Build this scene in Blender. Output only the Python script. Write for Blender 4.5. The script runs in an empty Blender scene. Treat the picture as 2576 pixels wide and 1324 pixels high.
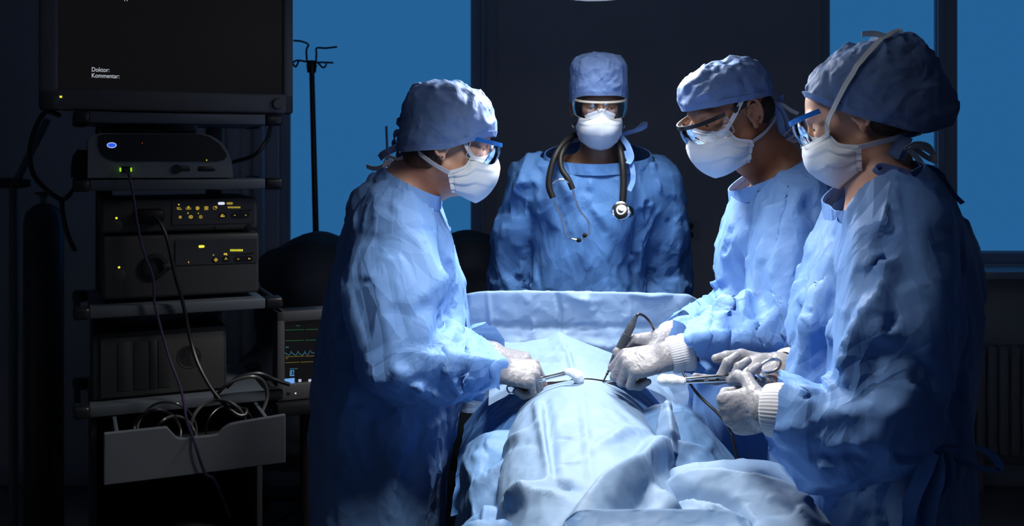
import bpy, bmesh, math, random
import numpy as np
from mathutils import Vector, Matrix

# ---------------------------------------------------------------- camera, world, exposure
F, CX, HY, CZ = 2500.0, 1288.0, 395.0, 1.52      # focal length and horizon for a 2576x1324 frame, eye height
scene = bpy.context.scene
COL = scene.collection
cam = bpy.data.cameras.new('camera')
cam.sensor_width = 36.0
cam.lens = 36.0 * F / 2576.0
cam.shift_y = -(662.0 - HY) / 2576.0
cam.clip_start = 0.05
cam.dof.use_dof = True
cam.dof.focus_distance = 2.2
cam.dof.aperture_fstop = 5.6
cam_ob = bpy.data.objects.new('camera', cam)
cam_ob.location = (0, 0, CZ)
cam_ob.rotation_euler = (math.pi / 2, 0, 0)
COL.objects.link(cam_ob)
scene.camera = cam_ob
world = bpy.data.worlds.new('night_world')
scene.world = world
world.use_nodes = True
world.node_tree.nodes['Background'].inputs[0].default_value = (0.34, 0.43, 0.60, 1)
world.node_tree.nodes['Background'].inputs[1].default_value = 0.024
vs = scene.view_settings
vs.view_transform = 'Standard'
vs.look = 'None'
vs.exposure = 0.0
vs.gamma = 1.0
vs.use_curve_mapping = False
cy = scene.cycles
cy.max_bounces, cy.diffuse_bounces, cy.glossy_bounces, cy.transmission_bounces, cy.transparent_max_bounces = 5, 3, 2, 4, 8
cy.caustics_reflective = cy.caustics_refractive = False
LAMP_POWER, SIDE_LAMP_POWER, BLIND_GLOW = 8.8, 5.8, 1.0

# ---------------------------------------------------------------- small helpers
def P(px, py, d):
    """a point at depth d (metres from the eye plane) seen at that place of the photograph"""
    return np.array([(px - CX) / F * d, d, CZ - (py - HY) / F * d])

def nrm(v):
    v = np.asarray(v, float)
    return v / (np.linalg.norm(v) + 1e-12)

def mesh_obj(name, V, Fc, material, parent=None, smooth=True, inv=None):
    me = bpy.data.meshes.new(name)
    me.from_pydata(np.asarray(V, float).tolist(), [], Fc.tolist() if isinstance(Fc, np.ndarray) else Fc)
    if smooth:
        me.polygons.foreach_set('use_smooth', np.ones(len(me.polygons), bool))
    if isinstance(material, (list, tuple)):
        for m in material:
            me.materials.append(m)
    elif material is not None:
        me.materials.append(material)
    me.update()
    o = bpy.data.objects.new(name, me)
    COL.objects.link(o)
    if parent is not None:
        o.parent = parent
        if parent.type == 'EMPTY' and inv is not False and not parent.get('_local'):
            o.matrix_parent_inverse = Matrix.Translation(-parent.location)
    return o

def tag(o, label=None, cat=None, group=None, kind=None):
    if label: o['label'] = label
    if cat: o['category'] = cat
    if group: o['group'] = group
    if kind: o['kind'] = kind
    return o

def thing(name, label, cat, loc=(0, 0, 0), rotz=0.0, group=None, local=False):
    o = bpy.data.objects.new(name, None)
    o.empty_display_size = 0.05
    o.location = [float(v) for v in loc]
    o.rotation_euler = (0, 0, rotz)
    COL.objects.link(o)
    if local:
        o['_local'] = 1
    return tag(o, label, cat, group)

class MB:
    """collects simple shapes into one mesh"""
    def __init__(self):
        self.v, self.f, self.mi, self.n = [], [], [], 0
    def add(self, V, Fc, mi=0):
        V = np.asarray(V, float)
        self.v.append(V)
        for f in Fc:
            self.f.append([int(i) + self.n for i in f])
            self.mi.append(mi)
        self.n += len(V)
        return self
    def box(self, c, s, bevel=0.0, R=None, mi=0, seg=2):
        bm = bmesh.new()
        bmesh.ops.create_cube(bm, size=1.0)
        for v in bm.verts:
            v.co = Vector((v.co.x * s[0], v.co.y * s[1], v.co.z * s[2]))
        if bevel > 0:
            bmesh.ops.bevel(bm, geom=list(bm.edges), offset=min(bevel, 0.49 * min(s)), segments=seg, affect='EDGES', profile=0.5)
        V = np.array([v.co[:] for v in bm.verts])
        bm.verts.index_update()
        fs = [[v.index for v in f.verts] for f in bm.faces]
        bm.free()
        if R is not None:
            V = V @ np.asarray(R).T
        return self.add(V + np.asarray(c, float), fs, mi)
    def bar(self, p0, p1, w, h, bevel=0.0, up=(0, 0, 1), mi=0):
        p0, p1 = np.asarray(p0, float), np.asarray(p1, float)
        x = nrm(p1 - p0); y = nrm(np.cross(up, x)); z = np.cross(x, y)
        return self.box((p0 + p1) / 2, (np.linalg.norm(p1 - p0), w, h), bevel, np.stack([x, y, z], 1), mi)
    def tube(self, pts, r, n=10, caps=True, mi=0, closed=False):
        pts = np.asarray(pts, float)
        m = len(pts)
        r = np.broadcast_to(np.asarray(r, float), (m,))
        if closed:
            T = np.roll(pts, -1, 0) - np.roll(pts, 1, 0)
        else:
            T = np.gradient(pts, axis=0)
        T /= np.linalg.norm(T, axis=1)[:, None] + 1e-12
        a = np.array([0, 0, 1.0]) if abs(T[0][2]) < 0.9 else np.array([1.0, 0, 0])
        N = nrm(np.cross(T[0], a))
        rings = []
        ang = np.arange(n) * 2 * math.pi / n
        for k in range(m):
            N = N - T[k] * np.dot(N, T[k]); N = nrm(N)
            B = np.cross(T[k], N)
            rings.append(pts[k] + r[k] * (np.cos(ang)[:, None] * N + np.sin(ang)[:, None] * B))
        V = np.concatenate(rings)
        fs = []
        for k in range(m if closed else m - 1):
            a0, b0 = k * n, ((k + 1) % m) * n
            for i in range(n):
                j = (i + 1) % n
                fs.append([a0 + i, a0 + j, b0 + j, b0 + i])
        if caps and not closed:
            fs.append(list(range(n))[::-1]); fs.append([(m - 1) * n + i for i in range(n)])
        return self.add(V, fs, mi)
    def cyl(self, p0, p1, r0, r1=None, n=20, mi=0):
        return self.tube([p0, p1], [r0, r0 if r1 is None else r1], n, True, mi)
    def lathe(self, c, axis, prof, n=24, mi=0):
        """prof: list of (radius, distance along axis)"""
        axis = nrm(axis); a = np.array([0, 0, 1.0]) if abs(axis[2]) < 0.9 else np.array([1.0, 0, 0])
        N = nrm(np.cross(axis, a)); B = np.cross(axis, N)
        ang = np.arange(n) * 2 * math.pi / n
        ring = np.cos(ang)[:, None] * N + np.sin(ang)[:, None] * B
        V = np.concatenate([np.asarray(c) + axis * h + ring * max(r, 1e-5) for r, h in prof])
        fs = []
        for k in range(len(prof) - 1):
            for i in range(n):
                j = (i + 1) % n
                fs.append([k * n + i, k * n + j, (k + 1) * n + j, (k + 1) * n + i])
        fs.append(list(range(n))[::-1]); fs.append([(len(prof) - 1) * n + i for i in range(n)])
        return self.add(V, fs, mi)
    def prism(self, outline, y0, y1, mi=0):
        """outline in local x,z; extruded along y"""
        o = np.asarray(outline, float); n = len(o)
        V = np.concatenate([np.column_stack([o[:, 0], np.full(n, y0), o[:, 1]]), np.column_stack([o[:, 0], np.full(n, y1), o[:, 1]])])
        fs = [list(range(n)), [n + i for i in range(n)][::-1]]
        for i in range(n):
            j = (i + 1) % n
            fs.append([i, n + i, n + j, j])
        return self.add(V, fs, mi)
    def ribbon(self, pts, width, side, thick=0.0012, mi=0):
        """flat band along pts; side: one vector or one per point that the width follows"""
        pts = np.asarray(pts, float); m = len(pts)
        S = np.broadcast_to(np.asarray(side, float), (m, 3)).copy()
        T = np.gradient(pts, axis=0); T /= np.linalg.norm(T, axis=1)[:, None] + 1e-12
        S -= T * (S * T).sum(1)[:, None]; S /= np.linalg.norm(S, axis=1)[:, None] + 1e-9
        N = np.cross(T, S)
        w = np.broadcast_to(np.asarray(width, float), (m,))[:, None] / 2
        V = np.stack([pts - S * w + N * thick / 2, pts + S * w + N * thick / 2, pts + S * w - N * thick / 2, pts - S * w - N * thick / 2], 1).reshape(-1, 3)
        fs = []
        for k in range(m - 1):
            for i in range(4):
                j = (i + 1) % 4
                fs.append([4 * k + i, 4 * k + j, 4 * k + 4 + j, 4 * k + 4 + i])
        fs.append([0, 3, 2, 1]); fs.append([4 * m - 4, 4 * m - 3, 4 * m - 2, 4 * m - 1])
        return self.add(V, fs, mi)
    def build(self, name, material, parent=None, smooth=True, label=None):
        o = mesh_obj(name, np.concatenate(self.v), self.f, material, parent, False)
        me = o.data
        if any(self.mi):
            me.polygons.foreach_set('material_index', np.array(self.mi, np.int32))
        if smooth:
            me.polygons.foreach_set('use_smooth', np.ones(len(me.polygons), bool))
            try:
                me.set_sharp_from_angle(angle=math.radians(38))
            except Exception:
                pass
        if label: o['label'] = label
        return o

def spline(pts, n=24):
    """Catmull-Rom through points"""
    p = np.asarray(pts, float)
    q = np.vstack([2 * p[0] - p[1], p, 2 * p[-1] - p[-2]])
    out = []
    for k in range(len(p) - 1):
        a, b, c, d = q[k:k + 4]
        m = max(2, int(round(n / (len(p) - 1))))
        for t in np.arange(m) / m:
            out.append(0.5 * (2 * b + (c - a) * t + (2 * a - 5 * b + 4 * c - d) * t * t + (3 * b - a - 3 * c + d) * t ** 3))
    out.append(p[-1])
    return np.array(out)

def pchip(xk, yk, x):
    xk, yk = np.asarray(xk, float), np.asarray(yk, float)
    h = np.diff(xk); s = np.diff(yk) / h
    m = np.zeros(len(xk)); m[0], m[-1] = s[0], s[-1]
    for i in range(1, len(xk) - 1):
        m[i] = 0 if s[i - 1] * s[i] <= 0 else (h[i - 1] + h[i]) / (h[i - 1] / s[i - 1] + h[i] / s[i])
    x = np.clip(x, xk[0], xk[-1])
    i = np.clip(np.searchsorted(xk, x) - 1, 0, len(h) - 1)
    t = (x - xk[i]) / h[i]
    return (yk[i] * (1 + 2 * t) * (1 - t) ** 2 + m[i] * h[i] * t * (1 - t) ** 2 + yk[i + 1] * t * t * (3 - 2 * t) + m[i + 1] * h[i] * t * t * (t - 1))

# ---------------------------------------------------------------- implicit shapes -> one continuous surface
class Field:
    def __init__(self, xs, ys, zs):
        self.x, self.y, self.z = [np.asarray(a, np.float32) for a in (xs, ys, zs)]
        self.d = np.full((len(xs), len(ys), len(zs)), 0.25, np.float32)
    @staticmethod
    def box(lo, hi, h):
        return Field(*[np.arange(lo[i], hi[i] + h, h) for i in range(3)])
    def _sl(self, lo, hi):
        s = []
        for a, l, u in zip((self.x, self.y, self.z), lo, hi):
            i0 = max(0, int(np.searchsorted(a, l)) - 1); i1 = min(len(a), int(np.searchsorted(a, u)) + 1)
            if i1 <= i0: return None, None
            s.append(slice(i0, i1))
        return tuple(s), (self.x[s[0]][:, None, None], self.y[s[1]][None, :, None], self.z[s[2]][None, None, :])
    def _mix(self, s, e, k, op):
        a = self.d[s]
        if op == 'u':
            h = np.clip(0.5 + 0.5 * (e - a) / max(k, 1e-5), 0, 1)
            self.d[s] = e + (a - e) * h - k * h * (1 - h)
        else:
            e = -e
            h = np.clip(0.5 - 0.5 * (e - a) / max(k, 1e-5), 0, 1)
            self.d[s] = e + (a - e) * h + k * h * (1 - h)
    def cone(self, p0, p1, r0, r1, k=0.008, op='u'):
        p0, p1 = np.asarray(p0, float), np.asarray(p1, float)
        m = max(r0, r1) + 0.03 + 2 * k
        s, g = self._sl(np.minimum(p0, p1) - m, np.maximum(p0, p1) + m)
        if s is None: return self
        ab = p1 - p0; L = float(ab @ ab) + 1e-12
        q = [g[i] - p0[i] for i in range(3)]
        t = np.clip((q[0] * ab[0] + q[1] * ab[1] + q[2] * ab[2]) / L, 0, 1)
        e = np.sqrt((q[0] - t * ab[0]) ** 2 + (q[1] - t * ab[1]) ** 2 + (q[2] - t * ab[2]) ** 2) - (r0 + (r1 - r0) * t)
        self._mix(s, e.astype(np.float32), k, op)
        return self
    def chain(self, pts, rs, k=0.008):
        for i in range(len(pts) - 1):
            self.cone(pts[i], pts[i + 1], rs[i], rs[i + 1], k)
        return self
    def ell(self, c, r, R=None, k=0.01, op='u'):
        c, r = np.asarray(c, float), np.asarray(r, float)
        m = r.max() + 0.03 + 2 * k
        s, g = self._sl(c - m, c + m)
        if s is None: return self
        q = [g[i] - c[i] for i in range(3)]
        if R is not None:
            q = [q[0] * R[0][i] + q[1] * R[1][i] + q[2] * R[2][i] for i in range(3)]
        k0 = np.sqrt((q[0] / r[0]) ** 2 + (q[1] / r[1]) ** 2 + (q[2] / r[2]) ** 2)
        k1 = np.sqrt((q[0] / r[0] ** 2) ** 2 + (q[1] / r[1] ** 2) ** 2 + (q[2] / r[2] ** 2) ** 2) + 1e-9
        self._mix(s, (k0 * (k0 - 1) / k1).astype(np.float32), k, op)
        return self
    def column(self, rows, c=(0, 0, 0), R=None, k=0.01, p=2.0, scale=1.0, zlo=None, zhi=None):
        """rows (z, cx, cy, rx, ry) rising in z; elliptical sections in a frame c, R"""
        rows = np.asarray(rows, float)
        if zlo is not None or zhi is not None:
            pass
        z0, z1 = (rows[0, 0] if zlo is None else zlo), (rows[-1, 0] if zhi is None else zhi)
        g = (self.x[:, None, None], self.y[None, :, None], self.z[None, None, :])
        q = [g[i] - c[i] for i in range(3)]
        if R is not None:
            q = [q[0] * R[0][i] + q[1] * R[1][i] + q[2] * R[2][i] for i in range(3)]
            t = np.linspace(rows[0, 0], rows[-1, 0], 400)
            itp = lambda col: np.interp(q[2], t, pchip(rows[:, 0], rows[:, col], t)).astype(np.float32)
        else:
            itp = lambda col: pchip(rows[:, 0], rows[:, col], q[2].ravel()).astype(np.float32)[None, None, :]
        cx, cy, rx, ry = itp(1), itp(2), itp(3) * scale, itp(4) * scale
        e = ((np.abs((q[0] - cx) / rx) ** p + np.abs((q[1] - cy) / ry) ** p) ** (1.0 / p) - 1) * np.minimum(rx, ry)
        e = np.maximum(e, np.maximum(q[2] - z1, z0 - q[2]))
        self._mix((slice(None),) * 3, np.broadcast_to(e, self.d.shape).astype(np.float32), k, 'u')
        return self
    def mesh(self):
        """surface nets: quads on the zero level"""
        f = self.d; ins = f < 0
        c = ins[:-1, :-1, :-1].astype(np.int8)
        for a, b, e in ((1, 0, 0), (0, 1, 0), (0, 0, 1), (1, 1, 0), (1, 0, 1), (0, 1, 1), (1, 1, 1)):
            c = c + ins[a:f.shape[0] - 1 + a, b:f.shape[1] - 1 + b, e:f.shape[2] - 1 + e]
        I, J, K = np.nonzero((c > 0) & (c < 8))
        idx = np.full(c.shape, -1, np.int32); idx[I, J, K] = np.arange(len(I))
        off = [(0, 0, 0), (1, 0, 0), (0, 1, 0), (1, 1, 0), (0, 0, 1), (1, 0, 1), (0, 1, 1), (1, 1, 1)]
        val = [f[I + a, J + b, K + e] for a, b, e in off]
        pos = [np.stack([self.x[I + a], self.y[J + b], self.z[K + e]], 1) for a, b, e in off]
        S = np.zeros((len(I), 3)); n = np.zeros(len(I))
        for a, b in ((0, 1), (2, 3), (4, 5), (6, 7), (0, 2), (1, 3), (4, 6), (5, 7), (0, 4), (1, 5), (2, 6), (3, 7)):
            cr = (val[a] < 0) != (val[b] < 0)
            t = np.where(cr, val[a] / np.where(cr, val[a] - val[b], 1), 0)[:, None]
            S += np.where(cr[:, None], pos[a] + (pos[b] - pos[a]) * t, 0); n += cr
        V = S / n[:, None]
        quads = []
        sgn = ins
        for ax in range(3):
            sl0 = [slice(1, -1)] * 3; sl1 = [slice(1, -1)] * 3
            sl0[ax] = slice(0, -1); sl1[ax] = slice(1, None)
            a, b = sgn[tuple(sl0)], sgn[tuple(sl1)]
            for flip in (False, True):
                A, B, Cc = np.nonzero((a & ~b) if not flip else (~a & b))
                o = [A, B, Cc]
                for t in range(3):
                    if t != ax: o[t] = o[t] + 1
                u, w = (ax + 1) % 3, (ax + 2) % 3
                def cell(du, dw):
                    q = [o[0].copy(), o[1].copy(), o[2].copy()]
                    q[u] -= du; q[w] -= dw
                    return idx[q[0], q[1], q[2]]
                q4 = np.stack([cell(1, 1), cell(0, 1), cell(0, 0), cell(1, 0)], 1)
                quads.append(q4[:, ::-1] if flip else q4)
        Q = np.concatenate(quads)
        return V, Q[(Q >= 0).all(1)]

def adaptive(lo, hi, f0, f1, fine, coarse):
    a = list(np.arange(lo, f0, coarse)) + list(np.arange(f0, f1, fine)) + list(np.arange(f1, hi + coarse, coarse))
    return np.array(sorted(set(np.round(a, 6))))

def keep_verts(V, Q, keep):
    Q = Q[keep[Q].all(1)]
    used = np.zeros(len(V), bool); used[Q.ravel()] = True
    m = np.cumsum(used) - 1
    return V[used], m[Q], used

def vnormals(V, Q):
    n = np.cross(V[Q[:, 2]] - V[Q[:, 0]], V[Q[:, 3]] - V[Q[:, 1]])
    N = np.zeros_like(V)
    for k in range(4):
        for a in range(3):
            N[:, a] += np.bincount(Q[:, k], n[:, a], len(V))
    return N / (np.linalg.norm(N, axis=1)[:, None] + 1e-12)

def quad_edges(Q):
    e = np.concatenate([Q[:, [0, 1]], Q[:, [1, 2]], Q[:, [2, 3]], Q[:, [3, 0]]])
    return np.unique(np.sort(e, 1), axis=0)

def lap_fn(E, n):
    ii = np.concatenate([E[:, 0], E[:, 1]]); jj = np.concatenate([E[:, 1], E[:, 0]])
    deg = np.bincount(ii, minlength=n).astype(float)[:, None] + 1e-9
    def lap(u):
        return np.stack([np.bincount(ii, u[jj, a], n) for a in range(u.shape[1])], 1) / deg - u
    return lap

def smooth(V, Q, it=4, k=0.5):
    L = lap_fn(quad_edges(Q), len(V))
    for _ in range(it):
        V = V + k * L(V)
    return V

def wrinkle(V, Q, axis, apar, aperp, kf=0.004, kb=0.25, iters=120, seed=1, amp=0.004, grav=0.0, pin=None, presmooth=2):
    """cloth with surplus length on an elastic bed: it buckles into folds but keeps its place"""
    n = len(V)
    rng = np.random.default_rng(seed)
    E = quad_edges(Q)
    Ea = np.concatenate([E, np.sort(Q[:, [0, 2]], 1), np.sort(Q[:, [1, 3]], 1)])
    i, j = Ea[:, 0], Ea[:, 1]
    e = V[j] - V[i]; Ln = np.linalg.norm(e, axis=1) + 1e-9
    axis = np.broadcast_to(np.asarray(axis, float), (n, 3))
    apar = np.broadcast_to(np.asarray(apar, float), (n,)); aperp = np.broadcast_to(np.asarray(aperp, float), (n,))
    ax = axis[i] + axis[j]; ax = ax / (np.linalg.norm(ax, axis=1)[:, None] + 1e-9)
    c2 = np.clip(((e / Ln[:, None]) * ax).sum(1) ** 2, 0, 1)
    rest = Ln * np.sqrt((1 + (apar[i] + apar[j]) / 2) ** 2 * c2 + (1 + (aperp[i] + aperp[j]) / 2) ** 2 * (1 - c2))
    val = np.bincount(np.concatenate([i, j]), minlength=n).astype(float)[:, None] + 1e-9
    ij = np.concatenate([i, j])
    L = lap_fn(E, n)
    N = vnormals(V, Q)
    u = rng.standard_normal((n, 1))
    for _ in range(presmooth): u = u + 0.7 * L(u)
    u = u / (u.std() + 1e-9) * amp
    x = V + N * u
    kf = np.broadcast_to(np.asarray(kf, float), (n,))[:, None]; kb = np.broadcast_to(np.asarray(kb, float), (n,))[:, None]
    free = np.ones((n, 1)) if pin is None else (1.0 - np.asarray(pin, float))[:, None]
    for _ in range(iters):
        d = x[j] - x[i]
        l = np.sqrt((d * d).sum(1)) + 1e-9
        corr = d * ((l - rest) / l * 0.5)[:, None]
        acc = np.stack([np.bincount(ij, np.concatenate([corr[:, a], -corr[:, a]]), n) for a in range(3)], 1)
        x = x + 1.7 * acc / val * free
        w = x - V
        lw = L(w)
        w = w - kb * L(lw)
        w = w * (1 - kf)
        w[:, 2] -= grav
        x = V + w * free
    return x

def crumple(V, Q, axis, count=120, seed=1, amp=(0.003, 0.009), width=(0.010, 0.032), length=(0.03, 0.12), spread=35, weight=None, depth=0.07, neg=0.25):
    """press sharp straight creases of limited length into cloth, mostly along the given axis"""
    rng = np.random.default_rng(seed)
    N = vnormals(V, Q); n = len(V)
    axis = np.broadcast_to(np.asarray(axis, float), (n, 3))
    pw = None if weight is None else weight / weight.sum()
    ids = rng.choice(n, count, p=pw)
    D = np.zeros(n)
    for i in ids:
        c, nn = V[i], N[i]
        t = axis[i] - nn * (axis[i] @ nn)
        if np.linalg.norm(t) < 0.1: t = np.cross(nn, rng.standard_normal(3))
        t = nrm(t); b = np.cross(nn, t)
        a = math.radians(rng.normal(0, spread)); t, b = t * math.cos(a) + b * math.sin(a), b * math.cos(a) - t * math.sin(a)
        L = rng.uniform(*length); w0 = rng.uniform(*width); w1 = w0 * rng.uniform(0.35, 1.6); A = rng.uniform(*amp) * (-1 if rng.random() < neg else 1)
        q = V - c
        s_ = (q @ t) / L; w = q @ b
        m = (np.abs(s_) < 1) & (np.abs(q @ nn) < depth) & (w > -w0) & (w < w1)
        ww = np.where(w[m] < 0, 1 + w[m] / w0, 1 - w[m] / w1)
        D[m] += A * ww * (1 - s_[m] ** 2)
    return V + N * D[:, None]

def facet(V, Q, axis, size=0.05, aniso=2.0, f=0.6, seed=1, weight=None, soft=1):
    """crisp paper-like cloth: flatten patches of the surface so that they meet in creases"""
    rng = np.random.default_rng(seed)
    N = vnormals(V, Q).astype(np.float32); n = len(V)
    ax = np.broadcast_to(np.asarray(axis, float), (n, 3))
    area = 0.5 * np.linalg.norm(np.cross(V[Q[:, 2]] - V[Q[:, 0]], V[Q[:, 3]] - V[Q[:, 1]]), axis=1).sum()
    m = max(8, int(area / (size * size * aniso)))
    ids = rng.choice(n, min(m, n), replace=False)
    S = V[ids].astype(np.float32); SN = N[ids]
    T = ax[ids] - SN * (ax[ids] * SN).sum(1)[:, None]; T = T / (np.linalg.norm(T, axis=1)[:, None] + 1e-6)
    a = rng.normal(0, 0.45, len(ids))[:, None]; B = np.cross(SN, T); T = (T * np.cos(a) + B * np.sin(a)).astype(np.float32)
    k = np.float32(1 - 1 / aniso ** 2); cell = np.zeros(n, np.int32)
    Vf = V.astype(np.float32)
    for c0 in range(0, n, 4000):
        q = Vf[c0:c0 + 4000]
        d2 = (q * q).sum(1)[:, None] - 2 * q @ S.T + (S * S).sum(1)[None]
        al = q @ T.T - (S * T).sum(1)[None]
        d2 = d2 - k * al * al + (1 - N[c0:c0 + 4000] @ SN.T) * (size * size * 2)
        cell[c0:c0 + 4000] = d2.argmin(1)
    cnt = np.bincount(cell, minlength=len(ids)) + 1e-9
    C = np.stack([np.bincount(cell, V[:, i], len(ids)) for i in range(3)], 1) / cnt[:, None]
    M = np.stack([np.bincount(cell, N[:, i], len(ids)) for i in range(3)], 1); M /= np.linalg.norm(M, axis=1)[:, None] + 1e-9
    off = ((V - C[cell]) * M[cell]).sum(1)
    w = f if weight is None else f * weight
    X = V - M[cell] * (off * w)[:, None]
    return smooth(X, Q, soft, 0.45) if soft else X
# ---------------------------------------------------------------- procedural materials
MATS = {}
def mat(name, color, rough=0.6, metal=0.0, emit=None, estr=1.0, bump=0.0, bscale=60.0, var=0.0, vscale=8.0, sub=0.0, spec=0.5, transl=0.0, weave=0.0, sheen=0.0, coat=0.0, crease=None):
    m = bpy.data.materials.new(name); m.use_nodes = True
    nt = m.node_tree; ns = nt.nodes; lk = nt.links
    b = ns['Principled BSDF']; out = ns['Material Output']
    b.inputs['Base Color'].default_value = (*color, 1)
    b.inputs['Roughness'].default_value = rough
    b.inputs['Metallic'].default_value = metal
    b.inputs['Specular IOR Level'].default_value = spec
    if coat: b.inputs['Coat Weight'].default_value = coat
    if sheen:
        b.inputs['Sheen Weight'].default_value = sheen
    if sub:
        b.inputs['Subsurface Weight'].default_value = sub
        b.inputs['Subsurface Radius'].default_value = (0.012, 0.004, 0.002)
        b.inputs['Subsurface Scale'].default_value = 1.0
    tc = ns.new('ShaderNodeTexCoord')
    colsock = None
    if var:
        nz = ns.new('ShaderNodeTexNoise'); nz.inputs['Scale'].default_value = vscale; nz.inputs['Detail'].default_value = 4
        lk.new(tc.outputs['Object'], nz.inputs['Vector'])
        mr = ns.new('ShaderNodeMapRange'); mr.inputs[1].default_value = 0.3; mr.inputs[2].default_value = 0.7
        mr.inputs[3].default_value = 1 - var; mr.inputs[4].default_value = 1 + var
        lk.new(nz.outputs['Fac'], mr.inputs[0])
        mx = ns.new('ShaderNodeVectorMath'); mx.operation = 'SCALE'
        mx.inputs[0].default_value = color; lk.new(mr.outputs[0], mx.inputs['Scale'])
        lk.new(mx.outputs[0], b.inputs['Base Color']); colsock = mx.outputs[0]
    if emit is not None:
        b.inputs['Emission Color'].default_value = (*emit, 1)
        b.inputs['Emission Strength'].default_value = estr
        if 'blind' not in name: m.cycles.emission_sampling = 'NONE'
    last = None
    pre = None
    if crease:
        # crumpled-paper relief: flat-sided cells of several sizes, warped, meeting in sharp creases
        cs, cstr, zst = crease
        wn = ns.new('ShaderNodeTexNoise'); wn.inputs['Scale'].default_value = cs * 0.45; wn.inputs['Detail'].default_value = 1
        lk.new(tc.outputs['Object'], wn.inputs['Vector'])
        wm = ns.new('ShaderNodeVectorMath'); wm.operation = 'MULTIPLY_ADD'; wm.inputs[1].default_value = (0.16, 0.16, 0.16)
        lk.new(wn.outputs['Color'], wm.inputs[0]); lk.new(tc.outputs['Object'], wm.inputs[2])
        hs = []
        for k, (mul, amp_, rot) in enumerate(((1.0, 1.0, (0.3, 0.5, 0.2)), (2.3, 0.42, (0.9, 0.1, 0.7)))):
            mp = ns.new('ShaderNodeMapping'); mp.inputs['Rotation'].default_value = rot; mp.inputs['Scale'].default_value = (cs * mul, cs * mul, cs * mul * zst)
            lk.new(wm.outputs[0], mp.inputs['Vector'])
            vo = ns.new('ShaderNodeTexVoronoi'); vo.distance = 'MANHATTAN'; vo.inputs['Scale'].default_value = 1.0
            lk.new(mp.outputs[0], vo.inputs['Vector'])
            ml = ns.new('ShaderNodeMath'); ml.operation = 'MULTIPLY'; ml.inputs[1].default_value = amp_
            lk.new(vo.outputs['Distance'], ml.inputs[0]); hs.append(ml)
        ad = ns.new('ShaderNodeMath'); ad.operation = 'ADD'; lk.new(hs[0].outputs[0], ad.inputs[0]); lk.new(hs[1].outputs[0], ad.inputs[1])
        pre = ns.new('ShaderNodeBump'); pre.inputs['Strength'].default_value = 1.0; pre.inputs['Distance'].default_value = cstr
        lk.new(ad.outputs[0], pre.inputs['Height'])
    if bump or weave:
        nz = ns.new('ShaderNodeTexNoise'); nz.inputs['Scale'].default_value = bscale; nz.inputs['Detail'].default_value = 5
        lk.new(tc.outputs['Object'], nz.inputs['Vector'])
        bp = ns.new('ShaderNodeBump'); bp.inputs['Strength'].default_value = max(bump, 0.001); bp.inputs['Distance'].default_value = 0.004
        lk.new(nz.outputs['Fac'], bp.inputs['Height'])
        if pre: lk.new(pre.outputs[0], bp.inputs['Normal'])
        last = bp
        if weave:
            w = ns.new('ShaderNodeTexNoise'); w.inputs['Scale'].default_value = 900.0; w.inputs['Detail'].default_value = 1
            lk.new(tc.outputs['Object'], w.inputs['Vector'])
            b2 = ns.new('ShaderNodeBump'); b2.inputs['Strength'].default_value = weave; b2.inputs['Distance'].default_value = 0.0006
            lk.new(w.outputs['Fac'], b2.inputs['Height']); lk.new(bp.outputs[0], b2.inputs['Normal']); last = b2
        lk.new(last.outputs[0], b.inputs['Normal'])
    if transl:
        tr = ns.new('ShaderNodeBsdfTranslucent'); tr.inputs[0].default_value = (*color, 1)
        if colsock: lk.new(colsock, tr.inputs[0])
        if last: lk.new(last.outputs[0], tr.inputs['Normal'])
        mix = ns.new('ShaderNodeMixShader'); mix.inputs[0].default_value = transl
        lk.new(b.outputs[0], mix.inputs[1]); lk.new(tr.outputs[0], mix.inputs[2]); lk.new(mix.outputs[0], out.inputs['Surface'])
    MATS[name] = m
    return m

def clear_plastic(name, tint=(0.97, 0.98, 1.0), refl=0.10):
    m = bpy.data.materials.new(name); m.use_nodes = True
    nt = m.node_tree; ns = nt.nodes; lk = nt.links
    ns.remove(ns['Principled BSDF'])
    tr = ns.new('ShaderNodeBsdfTransparent'); tr.inputs[0].default_value = (*tint, 1)
    gl = ns.new('ShaderNodeBsdfGlossy'); gl.inputs['Roughness'].default_value = 0.06
    fr = ns.new('ShaderNodeFresnel'); fr.inputs[0].default_value = 1.5
    ad = ns.new('ShaderNodeMath'); ad.operation = 'ADD'; ad.inputs[1].default_value = refl; ad.use_clamp = True
    lk.new(fr.outputs[0], ad.inputs[0])
    mix = ns.new('ShaderNodeMixShader')
    lk.new(ad.outputs[0], mix.inputs[0]); lk.new(tr.outputs[0], mix.inputs[1]); lk.new(gl.outputs[0], mix.inputs[2])
    lk.new(mix.outputs[0], ns['Material Output'].inputs['Surface'])
    MATS[name] = m
    return m

GOWN = mat('gown_blue', (0.18, 0.36, 0.74), 0.62, bump=0.22, bscale=14, var=0.06, vscale=5, transl=0.22, weave=0.12, spec=0.35, crease=(9.0, 0.011, 0.55))
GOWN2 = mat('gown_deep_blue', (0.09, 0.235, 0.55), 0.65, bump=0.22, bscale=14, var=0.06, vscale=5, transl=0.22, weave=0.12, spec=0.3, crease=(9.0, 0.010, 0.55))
CAPM = mat('cap_blue', (0.17, 0.28, 0.56), 0.65, bump=0.25, bscale=26, var=0.06, transl=0.12, weave=0.15, spec=0.3, crease=(17.0, 0.0026, 1.0))
DRAPE = mat('drape_blue', (0.225, 0.345, 0.525), 0.6, bump=0.2, bscale=18, var=0.05, vscale=6, transl=0.12, weave=0.16, spec=0.35, crease=(8.0, 0.0032, 1.0))
DRAPE2 = mat('drape_deep_blue', (0.14, 0.28, 0.52), 0.6, bump=0.2, bscale=18, var=0.05, vscale=6, transl=0.12, weave=0.16, spec=0.35, crease=(8.0, 0.0032, 1.0))
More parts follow.
